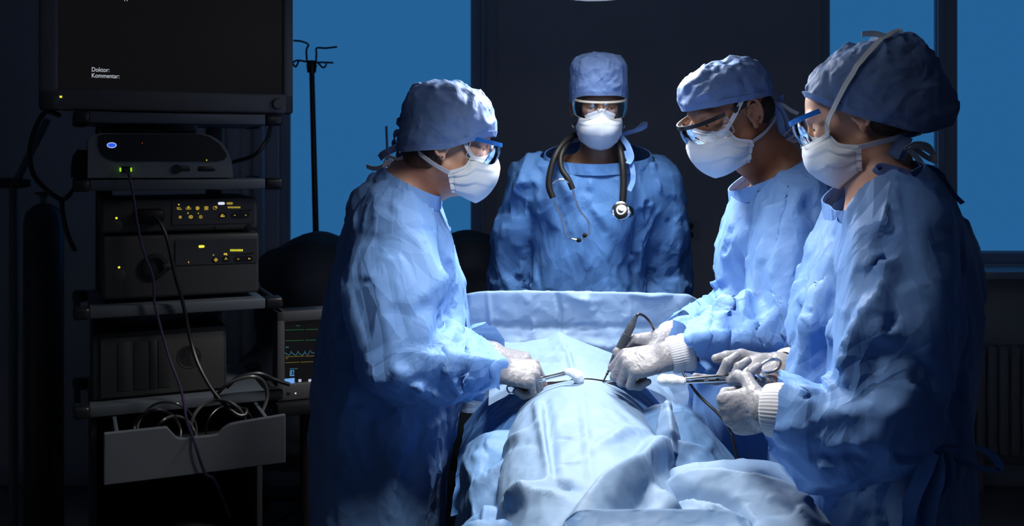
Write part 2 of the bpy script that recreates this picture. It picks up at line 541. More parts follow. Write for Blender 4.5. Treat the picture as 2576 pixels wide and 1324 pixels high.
GLOVE = mat('glove_latex', (0.235, 0.235, 0.262), 0.42, bump=0.4, bscale=80, var=0.05, vscale=20, spec=0.4, crease=(30.0, 0.0013, 1.0))
MASK = mat('mask_paper', (0.66, 0.72, 0.81), 0.7, bump=0.08, bscale=40, weave=0.2, transl=0.12)
STRAP = mat('strap_fabric', (0.62, 0.66, 0.74), 0.7, weave=0.5)
KNIT = mat('knit_cuff', (0.55, 0.56, 0.60), 0.85, weave=0.5)
SWAB = mat('gauze_swab', (0.85, 0.86, 0.88), 0.9, bump=0.4, bscale=120)
STEEL = mat('surgical_steel', (0.72, 0.74, 0.78), 0.18, 1.0)
CHROME = mat('chrome', (0.8, 0.82, 0.85), 0.12, 1.0)
BLACKRUB = mat('black_rubber', (0.008, 0.008, 0.009), 0.5, bump=0.05, spec=0.25)
BLACKPL = mat('black_plastic', (0.016, 0.017, 0.02), 0.35)
PENM = mat('pen_plastic', (0.05, 0.06, 0.08), 0.35)
CLEAR = clear_plastic('goggle_clear', refl=0.10)
BLUEPL = mat('goggle_blue_plastic', (0.01, 0.12, 0.48), 0.3)
CLEARFR = mat('goggle_pale_frame', (0.62, 0.58, 0.48), 0.15, spec=0.8, coat=0.6)
SKIN_F = mat('skin_fair', (0.66, 0.38, 0.28), 0.5, bump=0.06, bscale=160, var=0.06, vscale=30, sub=0.25)
SKIN_T = mat('skin_tan', (0.36, 0.16, 0.09), 0.48, bump=0.08, bscale=160, var=0.08, vscale=30, sub=0.2)
SKIN_D = mat('skin_brown', (0.16, 0.085, 0.055), 0.5, bump=0.06, bscale=160, var=0.06, vscale=30)
IODINE = mat('iodine_skin', (0.42, 0.12, 0.03), 0.35, var=0.2, vscale=40)
HAIR = mat('brown_hair', (0.055, 0.03, 0.02), 0.5, bump=0.6, bscale=200)
HAIRD = mat('dark_hair', (0.02, 0.015, 0.012), 0.55, bump=0.6, bscale=200)
EYEW = mat('eye_white', (0.75, 0.72, 0.7), 0.2)
IRIS = mat('eye_iris', (0.06, 0.035, 0.02), 0.15)
SHOE = mat('white_clog', (0.6, 0.6, 0.6), 0.5)
WALLM = mat('wall_paint', (0.52, 0.53, 0.56), 0.7, bump=0.05, bscale=180, var=0.04, vscale=3)
FLOORM = mat('floor_vinyl', (0.10, 0.11, 0.13), 0.35, var=0.08, vscale=12)
CEILM = mat('ceiling_paint', (0.55, 0.56, 0.58), 0.8, bump=0.03)
FRAMEM = mat('window_frame_paint', (0.42, 0.45, 0.52), 0.45, bump=0.02)
BLINDM = mat('window_blind_lit', (0.10, 0.22, 0.36), 0.85, emit=(0.0165, 0.112, 0.285), estr=BLIND_GLOW, weave=0.6, bump=0.02)
GLASSM = clear_plastic('window_glass', (0.9, 0.95, 1.0), 0.0)
CARTM = mat('cart_grey_enamel', (0.10, 0.115, 0.135), 0.4, bump=0.02, bscale=300)
CARTDK = mat('cart_dark_grey', (0.03, 0.032, 0.036), 0.5, bump=0.03)
DEVM = mat('device_putty', (0.055, 0.055, 0.054), 0.45, bump=0.03, bscale=300)
DEVP = mat('device_panel', (0.05, 0.052, 0.06), 0.4)
DEVW = mat('device_white', (0.17, 0.185, 0.21), 0.35)
MONM = mat('monitor_grey', (0.10, 0.10, 0.108), 0.5, bump=0.04, bscale=400)
SCREENM = mat('screen_black', (0.004, 0.004, 0.005), 0.34, emit=(0.0045, 0.0045, 0.005), estr=1.0, spec=0.08)
TXT = mat('screen_text_glow', (0.0, 0.0, 0.0), emit=(0.50, 0.54, 0.60), estr=1.0)
YEL = mat('led_amber', (0.02, 0.015, 0.0), emit=(0.62, 0.45, 0.06), estr=1.0)
YELD = mat('led_amber_dim', (0.02, 0.015, 0.0), emit=(0.30, 0.22, 0.03), estr=1.0)
YELB = mat('led_yellow_bright', (0.02, 0.02, 0.0), emit=(0.80, 0.75, 0.05), estr=1.2)
WHL = mat('led_white', (0.0, 0.0, 0.0), emit=(0.72, 0.77, 0.95), estr=1.0)
GRNL = mat('led_green', (0.0, 0.02, 0.0), emit=(0.25, 0.62, 0.02), estr=1.2)
REDL = mat('led_red', (0.02, 0.0, 0.0), emit=(0.6, 0.08, 0.02), estr=1.0)
BLUL = mat('led_blue', (0.0, 0.0, 0.02), emit=(0.03, 0.10, 0.75), estr=1.0)
BLUW = mat('led_blue_white', (0.0, 0.0, 0.02), emit=(0.35, 0.5, 1.0), estr=1.0)
TRG = mat('trace_green', (0, 0, 0), emit=(0.004, 0.10, 0.03), estr=1.0)
TRB = mat('trace_blue', (0, 0, 0), emit=(0.04, 0.16, 0.26), estr=1.0)
TRY = mat('trace_yellow', (0, 0, 0), emit=(0.15, 0.12, 0.005), estr=1.0)
NUMB = mat('digits_blue', (0, 0, 0), emit=(0.10, 0.33, 0.62), estr=1.0)
ICONW = mat('icon_white', (0, 0, 0), emit=(0.42, 0.46, 0.6), estr=1.0)
BTNB = mat('button_blue', (0, 0, 0), emit=(0.15, 0.35, 0.75), estr=1.0)
LAMPM = mat('lamp_housing', (0.6, 0.62, 0.65), 0.35)
LEDM = mat('lamp_led_lens', (0.9, 0.9, 0.9), 0.3, emit=(1.0, 0.98, 0.93), estr=7.0)
CYLM = mat('gas_cylinder_paint', (0.035, 0.035, 0.04), 0.4)
RADM = mat('radiator_enamel', (0.28, 0.28, 0.30), 0.5)
MATTR = mat('mattress_vinyl', (0.02, 0.025, 0.03), 0.5)
COVER = mat('dark_cover', (0.02, 0.03, 0.045), 0.8, bump=0.2, bscale=12)
CABLE = mat('cable_black', (0.015, 0.015, 0.018), 0.35)
CABLEP = mat('cable_violet', (0.04, 0.025, 0.07), 0.4)
CABLEG = mat('cable_grey', (0.06, 0.06, 0.06), 0.3)
STITCH = mat('mask_stitch', (0.36, 0.42, 0.52), 0.8)
# ---------------------------------------------------------------- the room
WY = 4.6
def struct(name, mb, m, parent=None, label=None):
    o = mb.build(name, m, parent)
    if parent is None: o['kind'] = 'structure'
    if label: o['label'] = label
    return o
wx = lambda px: (px - CX) / F * WY
wz = lambda py: CZ - (py - HY) / F * WY
struct('floor', MB().box((0, 1.6, -0.05), (5.6, 7.0, 0.1)), FLOORM, label='dark vinyl floor of the operating room')
struct('ceiling', MB().box((0, 1.6, 3.05), (5.6, 7.0, 0.1)), CEILM, label='pale ceiling above the operating room')
struct('wall_left', MB().box((-2.45, 1.6, 1.5), (0.1, 7.0, 3.0)), WALLM, label='dark left wall behind the equipment cart')
struct('wall_right', MB().box((2.75, 1.6, 1.5), (0.1, 7.0, 3.0)), WALLM, label='dark right wall beyond the radiator')
A0, A1, B0, B1 = wx(700), wx(1212), wx(2064), 2.62
SA, SB, TOPZ = wz(645), wz(665), 2.62
wb = MB()
def wpan(x0, x1, z0, z1): wb.box(((x0 + x1) / 2, WY + 0.10, (z0 + z1) / 2), (x1 - x0, 0.20, z1 - z0))
wpan(-2.5, A0, 0, 3.0); wpan(A0, A1, 0, SA); wpan(A0, A1, TOPZ, 3.0); wpan(A1, B0, 0, 3.0); wpan(B0, B1, 0, SB); wpan(B0, B1, TOPZ, 3.0); wpan(B1, 2.7, 0, 3.0)
struct('wall_back', wb, WALLM, label='dark back wall between the two blue windows')
struct('baseboard_back', MB().box((0.1, WY - 0.008, 0.05), (5.0, 0.016, 0.10), 0.004), FRAMEM, label='low baseboard along the back wall')
def window(name, x0, x1, z0, z1, mull, label):
    fr = MB()
    t, y = 0.05, WY + 0.06
    fr.box(((x0 + x1) / 2, y, z0 + t / 2), (x1 - x0, 0.07, t), 0.006); fr.box(((x0 + x1) / 2, y, z1 - t / 2), (x1 - x0, 0.07, t), 0.006)
    w = struct(name, fr, FRAMEM, label=label)
    for xx in (x0 + t / 2, x1 - t / 2):
        MB().box((xx, y, (z0 + z1) / 2), (t, 0.07, z1 - z0), 0.006).build('window_stile', FRAMEM, w)
    for xx, ww in mull:
        MB().box((xx, y - 0.005, (z0 + z1) / 2), (ww, 0.08, z1 - z0), 0.008).box((xx - ww * 0.28, y - 0.05, (z0 + z1) / 2), (ww * 0.3, 0.02, z1 - z0), 0.004).build('mullion', FRAMEM, w)
    edges = [x0 + t] + [e for xx, ww in mull for e in (xx - ww / 2, xx + ww / 2)] + [x1 - t]
    for a, b in zip(edges[::2], edges[1::2]):
        MB().box(((a + b) / 2, y + 0.03, (z0 + z1) / 2), (b - a, 0.006, z1 - z0 - 2 * t)).build('pane', GLASSM, w)
        MB().box(((a + b) / 2, y - 0.034, (z0 + z1) / 2 + 0.01), (b - a - 0.006, 0.003, z1 - z0 - 2 * t)).build('blind', BLINDM, w, label='roller blind glowing blue')
    MB().box(((x0 + x1) / 2, WY - 0.06, z0 - 0.03), (x1 - x0 + 0.14, 0.26, 0.035), 0.008).build('window_sill', FRAMEM, w)
    return w
w1 = window('window_1', A0, A1, SA, TOPZ, [], 'wide window with a glowing blue blind behind the drip stand')
w2 = window('window_2', B0, B1, SB, TOPZ, [(wx(2385), 0.105)], 'two-part window with glowing blue blinds at the right')
MB().tube([(wx(974), WY - 0.03, wz(318)), (wx(979), WY - 0.03, wz(470))], 0.006, 8).build('blind_wand', FRAMEM, w1)
tr = MB()
tr.box((wx(1232), WY - 0.012, 1.5), (0.062, 0.03, 3.0), 0.008); tr.box((wx(1217), WY - 0.03, 1.5), (0.014, 0.05, 3.0), 0.004)
struct('trim_1', tr, FRAMEM, label='vertical trim beside the left window')
tr = MB().box((wx(655), WY - 0.02, 1.5), (0.05, 0.05, 3.0), 0.008).box((wx(590), WY - 0.012, 1.5), (0.06, 0.03, 3.0), 0.008)
struct('trim_2', tr, FRAMEM, label='vertical trim left of the blue window')
# socket on the back wall
so = thing('wall_socket', 'small double power socket low on the dark back wall', 'socket', P(1735, 580, WY))
MB().box(P(1735, 580, WY) + [0, -0.008, 0], (0.085, 0.016, 0.085), 0.006).build('plate', FRAMEM, so)
for dz in (-0.02, 0.02):
    MB().lathe(P(1735, 580, WY) + np.array([0, -0.017, dz]), (0, -1, 0), [(0.016, 0), (0.016, 0.001), (0.013, 0.0012)], 16).build('socket_well', CARTDK, so)
# radiator under the right window
ra = thing('radiator', 'white ribbed panel radiator under the right window', 'radiator', (2.35, WY - 0.10, 0.12))
for i in range(11):
    x = 2.06 + 0.052 * i
    MB().box((x, WY - 0.10, 0.42), (0.044, 0.07, 0.50), 0.014).build('fin', RADM, ra)
for z in (0.20, 0.64):
    MB().tube([(2.03, WY - 0.10, z), (2.61, WY - 0.10, z)], 0.02, 10).build('header_pipe', RADM, ra)
for x in (2.12, 2.55):
    MB().box((x, WY - 0.06, 0.085), (0.03, 0.10, 0.17), 0.004).build('bracket', RADM, ra)

# ---------------------------------------------------------------- surgical lamps
def surgical_lamp(name, label, c, n, rad, power, spot, pivot, blend=1.0, energy_col=(1.0, 0.985, 0.955)):
    c = np.asarray(c, float); n = nrm(n)
    t = thing(name, label, 'lamp', c)
    MB().lathe(c, n, [(0.03, -0.11), (rad * 0.45, -0.10), (rad * 0.85, -0.06), (rad, -0.02), (rad, 0.0), (rad * 0.97, 0.008), (rad * 0.94, 0.002), (0.05, 0.0)], 48).build('housing', LAMPM, t)
    u = nrm(np.cross(n, (0, 0, 1.0) if abs(n[2]) < 0.9 else (1.0, 0, 0))); w = np.cross(n, u)
    for ring, cnt in ((0.80, 20), (0.52, 12)):
        for i in range(cnt):
            a = 2 * math.pi * i / cnt
            q = c + (u * math.cos(a) + w * math.sin(a)) * rad * ring
            MB().lathe(q, n, [(rad * 0.085, 0.0), (rad * 0.085, 0.004), (rad * 0.06, 0.007), (0, 0.008)], 12).build('led_lens', LEDM, t)
    MB().lathe(c, n, [(0.05, 0.0), (0.045, 0.02), (0.02, 0.03), (0.02, 0.10), (0.017, 0.13), (0.0, 0.135)], 20).build('handle', LAMPM, t)
    top = np.array([pivot[0], pivot[1], 3.0])
    k1 = np.array([pivot[0], pivot[1], 2.75]); bk = c - n * 0.10
    el = np.array([bk[0], bk[1], max(bk[2] + 0.15, 2.45)])
    MB().tube(spline([bk, el, k1], 20), 0.022, 12).tube([k1, top], 0.03, 12).build('arm', LAMPM, t)
    MB().lathe(top, (0, 0, -1), [(0.09, 0), (0.09, 0.04), (0.05, 0.06)], 24).build('ceiling_mount', LAMPM, t)
    L = bpy.data.lights.new('lamp_beam', 'SPOT'); L.energy = power; L.spot_size = math.radians(spot); L.spot_blend = blend
    L.shadow_soft_size = rad * 0.55; L.color = energy_col
    lo = bpy.data.objects.new('lamp_beam', L); COL.objects.link(lo)
    lo.parent = t; lo.matrix_parent_inverse = Matrix.Translation(-t.location)
    q = c + n * 0.15
    lo.matrix_basis = Matrix.Translation(Vector(q)) @ Vector(n).to_track_quat('-Z', 'Y').to_matrix().to_4x4()
    return t
surgical_lamp('surgical_lamp', 'bright round surgical lamp at the top edge above the patient', (0.225, 2.68, 2.085), (-0.03, -0.38, -0.92), 0.27, LAMP_POWER * 10, 152, (0.9, 3.6), 1.0)
surgical_lamp('surgical_lamp', 'second round surgical lamp hanging above the near end of the table', (0.13, 1.70, 2.08), (0.02, 0.26, -0.96), 0.22, SIDE_LAMP_POWER * 10, 98, (0.9, 3.1), 0.9)

# ---------------------------------------------------------------- background furniture
iv = thing('drip_stand', 'black infusion stand with wire hooks in front of the blue blind', 'drip stand', (P(795, 605, 4.15)[0], 4.15, 0))
d = 4.15
pt, pb = P(784, 160, d), np.array([P(800, 760, d)[0], d, 0.10])
pb[0] = P(796, 605, d)[0] + 0.01
MB().tube([pt, P(795, 600, d)], [0.011, 0.013], 14).tube([P(795, 600, d), pb], 0.017, 14).build('pole', BLACKPL, iv)
MB().lathe(P(795, 604, d), (0, 0, -1), [(0.014, 0), (0.022, 0.01), (0.024, 0.05), (0.016, 0.07)], 16).build('height_collar', BLACKPL, iv)
MB().lathe(P(784, 165, d), (0, 0, 1), [(0.018, -0.03), (0.022, 0), (0.018, 0.02), (0, 0.024)], 14).build('pole_cap', BLACKPL, iv)
for pts in ([(784, 158), (750, 152), (735, 158)], [(784, 158), (810, 157), (838, 158)], [(800, 158), (812, 170), (820, 165), (820, 157)], [(752, 153), (744, 168), (736, 160)],
            [(795, 155), (796, 135), (797, 121), (820, 121), (848, 118)], [(772, 153), (771, 125), (776, 112), (758, 104), (738, 102)]):
    q = spline([P(x, y, d + 0.03 * math.sin(i * 1.3)) for i, (x, y) in enumerate(pts)], 14)
    MB().tube(q, 0.0042, 8).build('hook', BLACKPL, iv)
for k in range(5):
    a = 2 * math.pi * k / 5 + 0.3
    b0 = np.array([pb[0], d, 0.10]); b1 = b0 + np.array([math.cos(a) * 0.27, math.sin(a) * 0.27, -0.035])
    lg = MB().bar(b0, b1, 0.03, 0.025, 0.006).build('base_leg', BLACKPL, iv)
    MB().lathe(b1 + [0, -0.012, -0.035], (0, 1, 0), [(0.03, 0), (0.03, 0.024)], 16).build('castor', BLACKRUB, lg)
# dark trolley with a cover thrown over it
fc = Field.box([-1.15, 3.35, 0.25], [0.15, 4.1, 1.35], 0.02)
fc.ell(P(800, 700, 3.7), (0.16, 0.25, 0.17), None, 0.05); fc.cone((-0.75, 3.7, 0.95), (-0.05, 3.7, 0.95), 0.20, 0.20, 0.08); fc.ell(P(1180, 660, 3.7), (0.13, 0.2, 0.12), None, 0.05)
fc.cone((-0.80, 3.7, 0.6), (-0.05, 3.7, 0.6), 0.26, 0.26, 0.1); fc.ell(P(720, 690, 3.75), (0.12, 0.2, 0.10), None, 0.06)
V, Q = fc.mesh(); V, Q, _ = keep_verts(V, Q, V[:, 2] > 0.40)
V = wrinkle(V, Q, np.array([0, 0, 1.0]), 0.05, 0.08, kf=0.01, kb=0.2, iters=60, seed=31, amp=0.004)
tb = thing('covered_trolley', 'dark trolley under a rumpled cover below the left window', 'trolley', (-0.42, 3.7, 0))
mesh_obj('cover', V, Q, COVER, tb)
MB().box((-0.42, 3.7, 0.62), (0.75, 0.36, 0.05), 0.01).build('deck', CARTDK, tb)
for x in (-0.74, -0.10):
    for y in (3.56, 3.84):
        lg = MB().tube([(x, y, 0.60), (x, y, 0.09)], 0.016, 10).build('leg', CARTDK, tb)
        MB().lathe((x, y - 0.012, 0.045), (0, 1, 0), [(0.045, 0), (0.045, 0.024)], 18).build('castor', BLACKRUB, lg)
# ---------------------------------------------------------------- people
def head_axes(yaw, pitch, roll=0.0):
    y, p, r = [math.radians(a) for a in (yaw, pitch, roll)]
    f = np.array([math.cos(y) * math.cos(p), math.sin(y) * math.cos(p), -math.sin(p)])
    l = np.array([-math.sin(y), math.cos(y), 0.0]); u = np.cross(f, l)
    l, u = l * math.cos(r) + u * math.sin(r), u * math.cos(r) - l * math.sin(r)
    return np.stack([f, l, u], 1)

class Person:
    def __init__(s, label, head, yaw, pitch, roll=0, scale=1.0, skin=None, **kw):
        s.label, s.c, s.R, s.s, s.skin = label, np.asarray(head, float), head_axes(yaw, pitch, roll), scale, skin
        s.__dict__.update(kw)
    def H(s, p):
        return s.c + (np.asarray(p, float) * s.s) @ s.R.T

def build_body(p):
    lo = np.array([p.rows[:, 1].min() - 0.42, p.rows[:, 2].min() - 0.42, 0.0]); hi = np.array([p.rows[:, 1].max() + 0.42, p.rows[:, 2].max() + 0.42, 1.95])
    for a in p.arms:
        for q in a['pts']:
            lo = np.minimum(lo, np.array([q[0] - 0.1, q[1] - 0.1, 0])); hi = np.maximum(hi, np.array([q[0] + 0.1, q[1] + 0.1, 0]))
    c = p.c
    fld = Field(adaptive(lo[0], hi[0], c[0] - 0.14, c[0] + 0.14, 0.0028, 0.014), adaptive(lo[1], hi[1], c[1] - 0.14, c[1] + 0.14, 0.0028, 0.014),
                adaptive(-0.02, 1.95, c[2] - 0.17, c[2] + 0.15, 0.0028, 0.015))
    H, R, S = p.H, p.R, p.s
    E = lambda q, r, k=0.012, op='u': fld.ell(H(q), np.array(r) * S, R, k, op)
    E((-0.006, 0, 0.034), (0.098, 0.075, 0.088))
    E((0.034, 0, -0.028), (0.058, 0.061, 0.084), 0.03)
    for sg in (-1, 1):
        fld.cone(H((0.0, sg * 0.052, -0.052)), H((0.058, sg * 0.016, -0.094)), 0.017 * S, 0.019 * S, 0.02)
        E((0.060, sg * 0.043, -0.014), (0.022, 0.02, 0.018), 0.02)
    E((0.078, 0, 0.027), (0.016, 0.05, 0.013), 0.012)
    for sg in (-1, 1):
        E((0.096, sg * 0.031, 0.006), (0.017, 0.019, 0.012), 0.010, 's')
        E((0.0735, sg * 0.031, 0.004), (0.0135, 0.015, 0.0125), 0.004)
        E((0.0845, sg * 0.031, -0.001), (0.005, 0.011, 0.0018), 0.002, 's')
    fld.cone(H((0.087, 0, 0.014)), H((0.110, 0, -0.032)), 0.0075 * S, 0.0115 * S, 0.008)
    for sg in (-1, 1):
        E((0.099, sg * 0.012, -0.036), (0.010, 0.008, 0.008), 0.006)
    E((0.083, 0, -0.066), (0.014, 0.027, 0.016), 0.014)
    E((0.083, 0, -0.061), (0.014, 0.022, 0.0045), 0.003); E((0.082, 0, -0.071), (0.014, 0.019, 0.005), 0.003)
    E((0.073, 0, -0.102), (0.018, 0.02, 0.015), 0.014)
    for sg in (-1, 1):                                                   # ears
        E((-0.012, sg * 0.0775, -0.001), (0.017, 0.0075, 0.028), 0.006)
        pts = [H((-0.012 + 0.0165 * math.cos(a), sg * (0.0845 + 0.003 * max(0, -math.cos(a))), 0.002 + 0.029 * math.sin(a))) for a in np.radians(np.arange(35, 266, 21))]
        fld.chain(pts, [0.0040 * S] * len(pts), 0.002)
        pts = [H((-0.013 + 0.0085 * math.cos(a), sg * 0.085, 0.003 + 0.016 * math.sin(a))) for a in np.radians(np.arange(70, 266, 28))]
        fld.chain(pts, [0.0028 * S] * len(pts), 0.002)
        E((-0.0075, sg * 0.0815, -0.0285), (0.0075, 0.005, 0.0085), 0.004)
        E((-0.006, sg * 0.0905, -0.004), (0.008, 0.009, 0.012), 0.003, 's')
        E((0.004, sg * 0.079, -0.004), (0.004, 0.005, 0.006), 0.003)
    nb = np.asarray(p.neck, float)
    fld.cone(H((-0.030, 0, -0.045)), nb, 0.053 * S, 0.060 * S, 0.02)
    thr = nb + p.R[:, 0] * np.array([1, 1, 0.0]) * 0.025
    fld.cone(H((0.012, 0, -0.085)), thr - np.array([0, 0, 0.03]), 0.034 * S, 0.045 * S, 0.02)
    # torso, arms, legs (all under the gown)
    rw = p.rows.copy(); rw[:, 3:] = np.maximum(rw[:, 3:] * 0.72 - 0.005, 0.03)
    sel = rw[:, 0] > 0.75
    rw = rw[sel]; rw = np.vstack([[0.80, *rw[0][1:]], rw]) if rw[0, 0] > 0.80 else rw
    fld.column(rw, k=0.03, zlo=0.82, zhi=min(nb[2], rw[-1, 0]))
    for a in p.arms:
        A = a['pts']
        fld.cone(nb - np.array([0, 0, 0.09]), A[0], 0.06, 0.05, 0.03)
        fld.cone(A[0], A[1], 0.05, 0.04, 0.02); fld.cone(A[1], A[2], 0.038, 0.026, 0.01)
        fld.cone(A[2], A[2] + nrm(a['fwd']) * 0.06, 0.022, 0.012, 0.01)
    hip = np.array([rw[0, 1], rw[0, 2], 0.86]); lat = p.lat
    for sg in (-1, 1):
        h0 = hip + lat * 0.09 * sg; kn = hip + lat * 0.095 * sg + np.array([0, 0, -0.38]); an = hip + lat * 0.10 * sg + np.array([0, 0, -0.77])
        fld.cone(h0, kn, 0.075, 0.05, 0.03); fld.cone(kn, an, 0.05, 0.034, 0.02)
        fld.cone(an - np.array([0, 0, 0.03]), an + p.front * 0.13 - np.array([0, 0, 0.05]), 0.034, 0.026, 0.02)
    V, Q = fld.mesh()
    V = smooth(V, Q, 2, 0.4)
    o = mesh_obj('person', V, Q, p.skin)
    p.root = o
    tag(o, p.label, 'person', 'surgical team around the table')
    for sg in (-1, 1):                                                   # clogs
        an = hip + lat * 0.10 * sg; an[2] = 0.0
        f2 = Field.box(an - 0.18 + np.array([0, 0, 0.17]), an + np.array([0.18, 0.18, 0.12]), 0.008)
        a0, a1 = an - p.front * 0.05, an + p.front * 0.15
        f2.cone(a0 + [0, 0, 0.045], a1 + [0, 0, 0.04], 0.045, 0.040, 0.01)
        Vs, Qs = f2.mesh(); Vs[:, 2] = np.maximum(Vs[:, 2], 0.0)
        mesh_obj('shoe', Vs, Qs, SHOE, o)
    for sg in (-1, 1):
        ey = MB(); cc = H((0.0735, sg * 0.031, 0.003)); ax = nrm(p.R @ np.array([0.93, 0, -0.36]))
        prof = [(0.0122 * S * math.sin(t), 0.0122 * S * -math.cos(t)) for t in np.linspace(0, math.pi, 12)]
        ey.lathe(cc, ax, prof, 16)
        eo = ey.build('eye', EYEW, o)
        MB().lathe(cc + ax * 0.0117 * S, ax, [(0.0055 * S, 0), (0.005 * S, 0.0008), (0.0, 0.0011)], 16).build('iris', IRIS, eo)
        br = [H((0.088, sg * 0.012, 0.026)), H((0.091, sg * 0.026, 0.031)), H((0.078, sg * 0.046, 0.026))]
        MB().tube(spline(br, 8), [0.0022] * 9, 6).build('eyebrow', p.hairm, o)
    return o

def seg_info(V, pts):
    """distance to a polyline, parameter along it, direction"""
    best = np.full(len(V), 9.0); par = np.zeros(len(V)); dr = np.zeros((len(V), 3))
    for k in range(len(pts) - 1):
        a, b = np.asarray(pts[k]), np.asarray(pts[k + 1]); ab = b - a
        t = np.clip((V - a) @ ab / (ab @ ab), 0, 1)
        d = np.linalg.norm(V - a - t[:, None] * ab, axis=1)
        m = d < best
        best[m] = d[m]; par[m] = k + t[m]; dr[m] = nrm(ab)
    return best, par, dr

def fold_relief(V, N, folds, axis=1):
    """press folds into cloth: each fold = (points on the wall plane x,z), width, height"""
    ia, ib = [i for i in range(3) if i != axis]
    out = np.zeros(len(V))
    face = np.clip(-N[:, axis] * 2.0 + 0.2, 0, 1) if axis == 1 else np.clip(N[:, axis] * 2.0 + 0.2, 0, 1)
    for fd in folds:
        pts, w, amp = fd[:3]; asym = fd[3] if len(fd) > 3 else 0
        pts = np.asarray(pts, float); best = np.full(len(V), 9.0); par = np.zeros(len(V)); sd = np.zeros(len(V))
        for k in range(len(pts) - 1):
            a, b = pts[k], pts[k + 1]; ab = b - a
            q0, q1 = V[:, ia] - a[0], V[:, ib] - a[1]
            t = np.clip((q0 * ab[0] + q1 * ab[1]) / (ab @ ab), 0, 1)
            d = np.hypot(q0 - t * ab[0], q1 - t * ab[1])
            m = d < best; best[m] = d[m]; par[m] = (k + t[m]) / (len(pts) - 1); sd[m] = np.sign(q0 * ab[1] - q1 * ab[0])[m]
        s = np.maximum(0, 1 - best / np.where(sd * asym > 0, w * 0.28, w))
        out += amp * (0.65 * s + 0.35 * s * s * (3 - 2 * s)) * (0.35 + 0.65 * np.sin(np.clip(par, 0.02, 0.98) * math.pi)) * face
    return out

